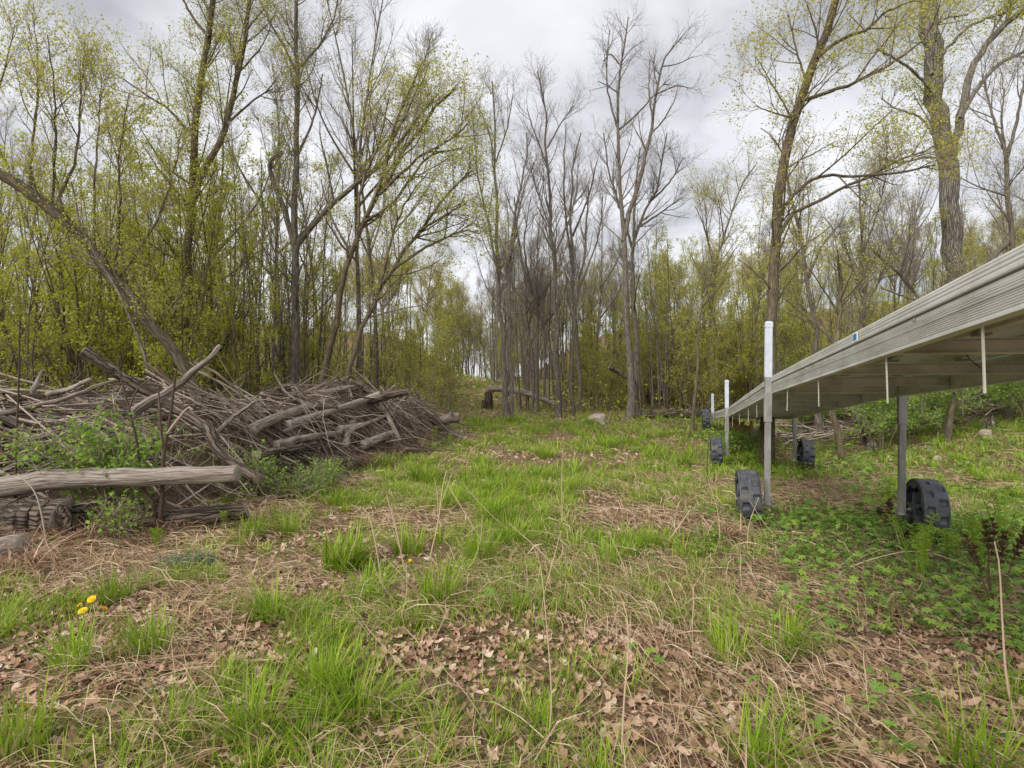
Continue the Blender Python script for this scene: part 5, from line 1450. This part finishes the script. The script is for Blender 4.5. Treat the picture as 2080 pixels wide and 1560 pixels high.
for px, py, lab in dand:
    g = ground_at(px, py + 52)
    Yd = g[1]
    top = P(px, py, Yd)
    e_ = empty('dandelion', g, lab, 'dandelion', 'dandelions')
    m1 = MB(); st = smooth_line([np.zeros(3), (top - g) * .5 + np.array([.01, 0, 0]), top - g], 6)
    m1.tubes(st, np.full(6, .003), 5, rnd=.6); ob('stem', m1.mesh('stem', 'fern'), e_)
    h_ = ob('flower', HEAD, e_, top - g); h_.rotation_euler = (rng.normal(.5, .12), rng.normal(0, .2), rng.uniform(0, 6)); s_ = .6 if px in (161, 226, 833, 705, 886, 885, 565, 577) else 1.0; h_.scale = (s_, s_, s_)

# dry stalks standing or leaning in the clearing
def stalk(pix, px_w, lab, Y_=None, group='dry stalks in the clearing', forks=(), mat='straw'):
    g = ground_at(*pix[0]); Yd = g[1]
    pts = [g] + [P(px, py, Yd + .03 * i) for i, (px, py) in enumerate(pix[1:])]
    m1 = MB(); p = smooth_line(pts, 12)
    m1.tubes(p, np.linspace(px_w, px_w * .45, 12) / F * Yd / 2, 5, rnd=.75)
    for fk in forks:
        q = smooth_line([P(a, b, Yd + .02) for a, b in fk], 7); m1.tubes(q, np.linspace(px_w * .6, px_w * .3, 7) / F * Yd / 2, 4, rnd=.75)
    ob('dry_stalk', m1.mesh('dry_stalk', mat, origin=g), None, g, lab, 'dry stalk', group)
stalk([(1262, 1555), (1268, 1420), (1276, 1320), (1274, 1255), (1265, 1222)], 5, 'forked pale dry stalk standing near the front right of the middle', forks=[[(1273, 1320), (1262, 1280), (1245, 1240)]])
stalk([(1115, 1500), (1120, 1400), (1105, 1210), (1098, 1150)], 4, 'tallest brown dry stalk in the middle of the litter')
stalk([(872, 1140), (890, 1060), (900, 985), (908, 955)], 4, 'pale branched dry stalk behind the dandelion pair', forks=[[(890, 1050), (888, 1000), (882, 970)], [(893, 1030), (905, 1000), (918, 962)]])
stalk([(822, 1160), (812, 1110), (800, 1060), (785, 1005)], 4, 'fan of pale dry stalks left of the dandelion pair', forks=[[(815, 1120), (818, 1070), (828, 1045)], [(812, 1100), (800, 1050), (795, 1020)]])
stalk([(775, 1180), (762, 1100), (748, 1040)], 4, 'leaning brown stalk behind the bright tufts')
stalk([(985, 1110), (955, 1060), (925, 1010), (910, 985)], 3.5, 'long dry stalk leaning left past the middle tuft')
stalk([(1350, 1110), (1375, 1075), (1402, 1036)], 4, 'straight pale stalk leaning right toward the near wheel')
stalk([(1690, 1185), (1720, 1155), (1800, 1128), (1860, 1120), (1930, 1135), (1995, 1165)], 3, 'long pale stem arching over the green herbs by the wheel')
stalk([(1640, 1160), (1700, 1150), (1785, 1118)], 3, 'thin straw lying slantwise over the herbs')
stalk([(2072, 1510), (2045, 1380), (2036, 1260), (2030, 1150), (2020, 1100)], 6, 'tall brown reddish stem at the right edge in front', mat='litter')
stalk([(948, 945), (957, 915), (968, 905), (985, 900)], 2.2, 'bent bleached stalk lying beside the far pile end')
for k in range(44):
    px, py = rng.uniform(780, 1650), rng.uniform(1060, 1540)
    l_ = rng.uniform(60, 170); a = rng.normal(-.25, .38)
    stalk([(px, py), (px + math.sin(a) * l_ * .5 + rng.normal(0, 6), py - math.cos(a) * l_ * .5), (px + math.sin(a) * l_ + rng.normal(0, 8), py - math.cos(a) * l_)], rng.uniform(1.8, 3.2), 'thin tan dry stalk sticking up from the leaf litter', group='thin dry stalks in the litter')

# ferns: fronds as curled stems with leaflets
def fern(px, py, n, hgt_px, lab, mat='fern', spread=.35, curl=True, name='fern', fat=1.0):
    g = ground_at(px, py); Yd = g[1]; h0 = hgt_px / F * Yd
    e_ = empty(name, g, lab, 'fern', 'ferns')
    for k in range(n):
        h_ = h0 * rng.uniform(.7, 1.05); az = rng.uniform(0, 6.28); le = rng.uniform(.05, spread)
        d = np.array([math.cos(az), math.sin(az), 0])
        pts = [d * .03, d * (.03 + le * h_ * .3) + UP * h_ * .45, d * (.03 + le * h_ * .7) + UP * h_ * .85, d * (.03 + le * h_) + UP * h_]
        if curl:
            pts += [d * (.03 + le * h_ + .035 * fat) + UP * (h_ + .012), d * (.03 + le * h_ + .05 * fat) + UP * (h_ - .02), d * (.03 + le * h_ + .03) + UP * (h_ - .035)]
        p = smooth_line(pts, 18)
        m1 = MB(); m1.tubes(p, np.linspace(.006, .004, 18) * fat, 5, rnd=.5)
        i = np.repeat(np.arange(4, 18), 2); q = len(i)
        sd_ = np.tile([1, -1], q // 2)[:, None] * np.cross(d, UP)[None]
        ln = (.05 if curl else .03) * fat * np.sin((i - 2) / 17 * 2.6).clip(.25) * rng.uniform(.8, 1.2, q)
        m1.leaves(p[i], sd_ + UP * .35 + rng.normal(0, .15, (q, 3)), np.tile(d, (q, 1)) + rng.normal(0, .2, (q, 3)), ln, ln * .32, rng.random(q))
        ob('frond', m1.mesh('frond', mat), e_)
fern(1868, 1190, 7, 135, 'cluster of unrolling bright green fern fronds in front of the right wheel')
fern(1930, 1150, 4, 70, 'low curled green fern just right of the right wheel')
fern(1985, 1170, 6, 110, 'feathery yellow green fern beyond the brown plumes')
fern(2040, 1120, 6, 120, 'tall feathery green fern at the right edge')
fern(455, 1078, 4, 45, 'small row of upright fern fronds beside the rotten log')
fern(340, 1085, 3, 42, 'little yellow green fern under the grey sapling stems')
fern(315, 1120, 3, 48, 'lone yellow green fern in the dead grass before the log')
fern(885, 905, 4, 40, 'fern fronds at the right foot of the far pile')
fern(1170, 842, 3, 45, 'tall thin fern by the boulder', spread=.15)
def plume(px, py, pix_list, lab):
    g = ground_at(px, py); Yd = g[1]
    e_ = empty('brown_plume', g, lab, 'fern', 'brown fern plumes')
    for pp in pix_list:
        pts = [np.zeros(3)] + [P(a, b, Yd + rng.normal(0, .02)) - g for a, b in pp]
        p = smooth_line(pts, 16); m1 = MB(); m1.tubes(p, np.linspace(.006, .003, 16), 5, rnd=.9)
        i = np.repeat(np.arange(9, 16), 12); q = len(i)
        d = rng.normal(0, 1, (q, 3)); tan = norm(p[-1] - p[8])
        ln = .055 * np.sin((i - 8) / 7.5 * 2.6).clip(.35)
        m1.leaves(p[i] + rng.normal(0, .004, (q, 3)), norm(d) + tan * 1.0, rng.normal(0, 1, (q, 3)), ln, ln * .35, rng.random(q))
        ob('plume', m1.mesh('plume', 'brown_frond'), e_)
plume(2028, 1260, [[(2000, 1190), (1985, 1140), (1962, 1092)], [(2010, 1180), (2008, 1110), (2000, 1062)], [(2030, 1190), (2032, 1130), (2044, 1085)], [(2040, 1200), (2060, 1130), (2082, 1085)], [(2005, 1170), (2018, 1100), (2016, 1058)]], 'dark brown feathery fern plumes at the right edge of the herbs')
plume(1812, 1130, [[(1803, 1080), (1795, 1050), (1786, 1035)], [(1812, 1075), (1810, 1045), (1806, 1018)], [(1828, 1110), (1838, 1090), (1842, 1082)]], 'small dark brown plumes left of the right wheel')

# low bluish plant patch, dock rosette, bramble bushes
g = ground_at(375, 1150); m1 = MB(); n = 900
a, r_ = rng.uniform(0, 6.28, n), np.sqrt(rng.random(n)) * .26
bx, by = g[0] + np.cos(a) * r_, g[1] + np.sin(a) * r_ * .7
m1.blades(np.stack([bx, by, hgt(bx, by)], -1), rng.uniform(0, 6.28, n), rng.uniform(.1, .8, n), rng.uniform(.05, .14, n), np.full(n, .006), rng.random(n), 2)
ob('blue_green_plant', m1.mesh('blue_green_plant', 'blue_herb', origin=g), None, g, 'low bluish green feathery plant patch before the rotten log', 'plant')
for px, py, lab, s_ in ((1795, 1292, 'rosette of broad dark green leaves on the straw', 1.0), (2065, 1080, 'broad upright yellow green leaf plant at the right edge', 1.6)):
    g = ground_at(px, py); m1 = MB(); n = 11
    a = rng.uniform(0, 6.28, n)
    d = np.stack([np.cos(a), np.sin(a), rng.uniform(.5, 1.4, n)], -1)
    m1.leaves(np.zeros((n, 3)) + rng.normal(0, .01, (n, 3)), d, np.stack([-np.cos(a), -np.sin(a), np.ones(n)], -1), rng.uniform(.09, .16, n) * s_, rng.uniform(.035, .06, n) * s_, rng.random(n))
    ob('leaf_rosette', m1.mesh('leaf_rosette', 'herb'), None, g, lab, 'plant')

def bush(px, py, Y_, w, h_, stems, leaves, lab, size=.045, mat='leaf_green'):
    """leafy bush: arching stems from one foot, leaves along them"""
    x = (px - CX) / F * Y_; g = np.array([x, Y_, H(x, Y_)])
    S, R_ = [], []
    for k in range(stems):
        az = rng.uniform(0, 6.28); hh = h_ * rng.uniform(.6, 1.05); le = rng.uniform(.2, 1) * w
        S.append(smooth_line([np.array([.05 * math.cos(az), .05 * math.sin(az), -.05]), np.array([math.cos(az) * le * .35, math.sin(az) * le * .25, hh * .6]), np.array([math.cos(az) * le * .8, math.sin(az) * le * .5, hh]), np.array([math.cos(az) * le * 1.1, math.sin(az) * le * .6, hh * .93])], 9)); R_.append(np.linspace(.008, .003, 9))
    ms = tree_meshes(S, R_, 'twig_brown', 'twig_brown', mat, 5, 3, 2, leaves, size, t0=.2, l1=.35, up=.03, sides=5, spread=.03, per2=2)
    put_tree('bramble_bush', ms, g, lab, None)
bush(225, 1000, 6.25, .85, 1.22, 15, 4, 'bright green bramble bush growing in front of the brush pile', .055)
bush(228, 1050, 5.8, .14, .30, 3, 2, 'small green sprig growing out under the smooth grey log')
bush(570, 985, 8.0, .8, .24, 9, 3, 'low spreading green bramble beyond the end of the smooth log')
bush(640, 960, 9.0, .8, .2, 8, 3, 'flat green bramble patch at the foot of the middle pile')
bush(500, 930, 8.0, .4, .62, 5, 3, 'upright green bramble shoot beside the crooked branch')
bush(1650, 860, 17, 1.0, .8, 12, 5, 'fresh green shrub in the shade at the far end of the dock', .07)
bush(1500, 890, 14.2, 1.0, .35, 14, 5, 'low bright green plant left of the far dock wheel', .06)

# clumps of collapsed red brown dead fern along the foot of the pile
for px, py, s_, lab in ((650, 935, 1.0, 'hanging red brown dead fern at the foot of the middle pile'), (700, 950, 1.1, 'matted brown dead fern before the upright pale log'), (770, 930, .9, 'brown dead fern tangle at the foot of the far pile'), (835, 915, .8, 'brown dead fern at the right foot of the pile'), (440, 1010, .8, 'tangle of dead fern under the end of the smooth log'), (330, 1090, .7, 'brown dead fern over the rotten log'), (120, 1110, 1.0, 'heap of rust brown dead fern before the cracked log'), (1480, 1100, .6, 'brown dead fern heap at the foot of the near left wheel'), (40, 1160, .9, 'collapsed dead fern at the left edge before the logs')):
    g = ground_at(px, py); m1 = MB(); n = int(260 * s_)
    a = rng.uniform(0, 6.28, n); r_ = np.sqrt(rng.random(n)) * .30 * s_ * (.6 + .07 * g[1])
    bx, by = g[0] + np.cos(a) * r_ * 1.3, g[1] + np.sin(a) * r_ * .6
    m1.blades(np.stack([bx, by, hgt(bx, by) + rng.uniform(0, .10, n)], -1), rng.uniform(0, 6.28, n), rng.uniform(.5, 1.5, n), rng.uniform(.12, .36, n) * s_, np.full(n, .004 + .0007 * g[1]) * rng.uniform(.6, 1.5, n), np.clip(rng.normal(.45, .2, n), 0, 1), 4, droop=1.4)
    ob('dead_fern', m1.mesh('dead_fern', 'litter', origin=g), None, g, lab, 'dead fern')

# slim bare stems in front of the pile
def stem(pix, Y_, w0, w1, lab, forks=()):
    pts = [P(a, b, Y_) for a, b in pix]
    pts[0][2] = H(pts[0][0], pts[0][1]) - .03
    p = smooth_line(pts, 16); g = p[0].copy(); m1 = MB()
    m1.tubes(p, np.linspace(w0 * .62, w1 * .7, 16) / F * Y_ / 2, 7, rough=.04)
    for fk in forks:
        q = smooth_line([P(a, b, Y_) for a, b in fk], 9); m1.tubes(q, np.linspace(w1 * 1.2, w1 * .5, 9) / F * Y_ / 2, 5)
    ob('bare_sapling', m1.mesh('bare_sapling', 'wood_brush', origin=g), None, g, lab, 'sapling')
stem([(318, 1068), (310, 1020), (288, 985), (278, 900), (262, 830), (246, 770), (238, 720)], 6.1, 13, 4, 'crooked thin grey stem rising in front of the bramble bush', [[(262, 830), (280, 790), (320, 760)]])
stem([(322, 1068), (330, 1000), (332, 930), (345, 850), (358, 752)], 6.1, 16, 6, 'straight thin grey stem in front of the pile with cut tip', [[(332, 930), (325, 850), (322, 790)], [(340, 880), (380, 830), (392, 832)]])
stem([(30, 985), (34, 880), (38, 780), (40, 650)], 6.2, 8, 4, 'thin upright stem at the left edge in front of the pile')
stem([(100, 1080), (75, 1010), (36, 962)], 5.4, 6, 3, 'thin bent stem leaning on the smooth grey log')
stem([(1436, 985), (1437, 930), (1440, 880)], 9.2, 4, 2, 'spindly green seedling standing left of the near wheels')

# ------------------------------------------------------------------ stones, stump, fallen trunks
def rock(px, py, wpx, hpx, lab, mat, name='stone', seed=0):
    g = ground_at(px, py); Yd = g[1]; w = wpx / F * Yd / 2; h_ = hpx / F * Yd
    import bmesh
    bm = bmesh.new(); bmesh.ops.create_icosphere(bm, subdivisions=4, radius=1.0)
    rg = np.random.default_rng(seed)
    pl = norm(rg.normal(0, 1, (14, 3))); dd = rg.uniform(.62, .95, 14)
    for v in bm.verts:
        c = np.array(v.co)
        for n_, d in zip(pl, dd):
            k = c @ n_
            if k > d: c = c - n_ * (k - d) * .9
        c = c * (1 + .22 * (float(vnoise(c[0] * 2.2 + seed, c[1] * 2.2 + c[2] * 2.7, seed)) - .5) + .07 * (float(vnoise(c[0] * 7 + seed, c[1] * 7 + c[2] * 8, seed)) - .5))
        v.co = (c[0] * w, c[1] * w * .8, c[2] * h_ * .75 + h_ * .3)
    me = bpy.data.meshes.new(name); bm.to_mesh(me); bm.free()
    me.materials.append(MATS[mat])
    for p in me.polygons: p.use_smooth = False
    o = ob(name, me, None, g - np.array([0, 0, .03]), lab, 'rock')
    o.rotation_euler = (0, 0, rg.uniform(-.5, .5))
rock(1212, 858, 46, 22, 'tan boulder at the edge of the clearing beside the bare trees', 'rock_tan', 'boulder', 3)
rock(1076, 855, 15, 6, 'small pale stone in the grass left of the boulder', 'rock_grey', seed=5)
rock(1050, 854, 17, 6, 'flat pale stone at the foot of the twin stemmed tree', 'rock_grey', seed=6)
rock(1222, 862, 16, 8, 'grey stone lying just in front of the boulder', 'rock_grey', seed=7)
rock(1184, 857, 14, 7, 'grey stone left of the boulder foot', 'rock_grey', seed=8)
rock(916, 812, 15, 14, 'grey stone beside the path near the wood', 'rock_grey', seed=9)
rock(2003, 885, 28, 16, 'rounded tan stone beyond the right end of the dock', 'rock_tan', seed=10)
rock(1904, 935, 20, 12, 'low tan stone right of the dock leg', 'rock_tan', seed=12)

def trunk(name, lab, pix, Y_, w0, w1, mat, dY=0.0, knots=0, on_ground=False, cat='log', rough=.1):
    k = len(pix)
    pts = []
    for i, (a, b) in enumerate(pix):
        p = P(a, b, Y_ + dY * i / (k - 1))
        if on_ground: p[2] = H(p[0], p[1]) + (w0 + w1) / 4 / F * Y_ * .8
        pts.append(p)
    me, org = log_mesh(pts, w0 / F * Y_ / 2, w1 / F * Y_ / 2, mat, knots=knots, rough=rough, n=24)
    ob(name, me, None, org, lab, cat)
# tangle of dead sticks along the fallen trunks behind the dock
m1 = MB(); lines = []
for k in range(700):
    px = rng.uniform(1480, 2080); Y_ = rng.uniform(14.5, 18.5); x = (px - CX) / F * Y_
    if x < 6.6 + (Y_ - 13) * .3: continue
    az = rng.normal(0, .5); l_ = rng.uniform(.4, 1.6); f = np.linspace(-.5, .5, 5)
    xx = x + np.cos(az) * f * l_; yy = Y_ + np.sin(az) * f * l_
    lines.append(np.stack([xx, yy, hgt(xx, yy) + rng.uniform(0, .35) + f * rng.normal(0, .25)], -1) + rng.normal(0, .02, (5, 3)))
lines = np.array(lines)
m1.tubes(lines, rng.uniform(.006, .022, len(lines))[:, None] * np.linspace(1.2, .5, 5), 4)
ob('dead_sticks', m1.mesh('dead_sticks', 'wood_brush'), kind='stuff', label='tangle of dead sticks along the fallen trunks behind the dock', cat='deadwood')
# snapped stump and its trunk
gs = ground_at(993, 830)
m1 = MB()
Ys = gs[1]
p = smooth_line([gs - UP * .1, gs + UP * .35, P(992, 795, Ys)], 10)
m1.tubes(p, np.linspace(.19, .15, 10), 14, rough=.12)
for k in range(26):
    a = rng.uniform(0, 6.28); d = np.array([math.cos(a), math.sin(a), 0])
    b_ = P(992, 797, Ys) + d * .12 * rng.uniform(.3, 1)
    tip = b_ + UP * rng.uniform(.06, .22) + np.array([rng.uniform(-.25, .3), rng.normal(0, .05), 0])
    m1.tubes(np.array([b_ - UP * .05, b_ * .5 + tip * .5, tip]), np.array([.035, .025, .004]), 5, mat=1)
ob('splintered_stump', m1.mesh('splintered_stump', ['wood_bark_log', 'wood_fresh'], origin=gs), None, gs, 'snapped stump with fresh orange splinters at the path edge', 'stump')
trunk('fallen_trunk', 'trunk fallen from the splintered stump down to the right', [(992, 789), (1030, 791), (1070, 799), (1105, 812), (1140, 824)], Ys, 12, 10, 'wood_weathered', -1.2)
trunk('dark_stub', 'short dark rotten stub beside the splintered stump', [(981, 832), (982, 814)], Ys - .3, 9, 5, 'wood_bark_log', cat='stump')
trunk('fallen_trunk', 'dark broken trunk caught slanting between the bare trees', [(1238, 745), (1258, 757), (1290, 778)], 21.0, 11, 9, 'wood_bark_log')
trunk('fallen_trunk', 'long rotting trunk lying along the wood edge left of the dock', [(1296, 852), (1350, 853), (1400, 850), (1442, 845)], 20.3, 20, 20, 'wood_bark_log', .2, 5, True)
trunk('fallen_trunk', 'rotting trunk lying under the far end of the dock', [(1560, 858), (1620, 862), (1680, 868)], 19.5, 18, 16, 'wood_bark_log', -.4, 3, True)
trunk('fallen_trunk', 'mossy fallen trunk behind the dock leg slanting up to the right', [(1800, 856), (1870, 838), (1940, 822)], 15.5, 16, 12, 'wood_bark_log', .6, 1)
trunk('fallen_trunk', 'rotten trunk on the bank behind the crooked trunk', [(1700, 850), (1760, 856), (1840, 866)], 16.8, 18, 18, 'wood_bark_log', -.3, 3, True)
trunk('splintered_log', 'orange brown splintered log end lying under the far dock posts', [(1478, 855), (1500, 868), (1530, 885)], 17.0, 20, 26, 'wood_fresh', -1.0, 3, rough=.2)
for px, py, hh, lab in ((1760, 905, 40, 'broken grey stump cluster beside the crooked trunk'), (1772, 918, 30, 'short jagged stump in front of the broken stump'), (2008, 872, 32, 'jagged grey stump by the tan stone')):
    g = ground_at(px, py); m1 = MB()
    for k in range(7):
        a = rng.uniform(0, 6.28); o_ = np.array([math.cos(a), math.sin(a), 0]) * .09
        m1.tubes(np.array([o_ - UP * .05, o_ * .9 + UP * .15, o_ * .8 + UP * hh / F * g[1] * rng.uniform(.5, 1)]), np.array([.07, .06, .012]), 7, rough=.1)
    ob('jagged_stump', m1.mesh('jagged_stump', 'wood_bark_log'), None, g, lab, 'stump')
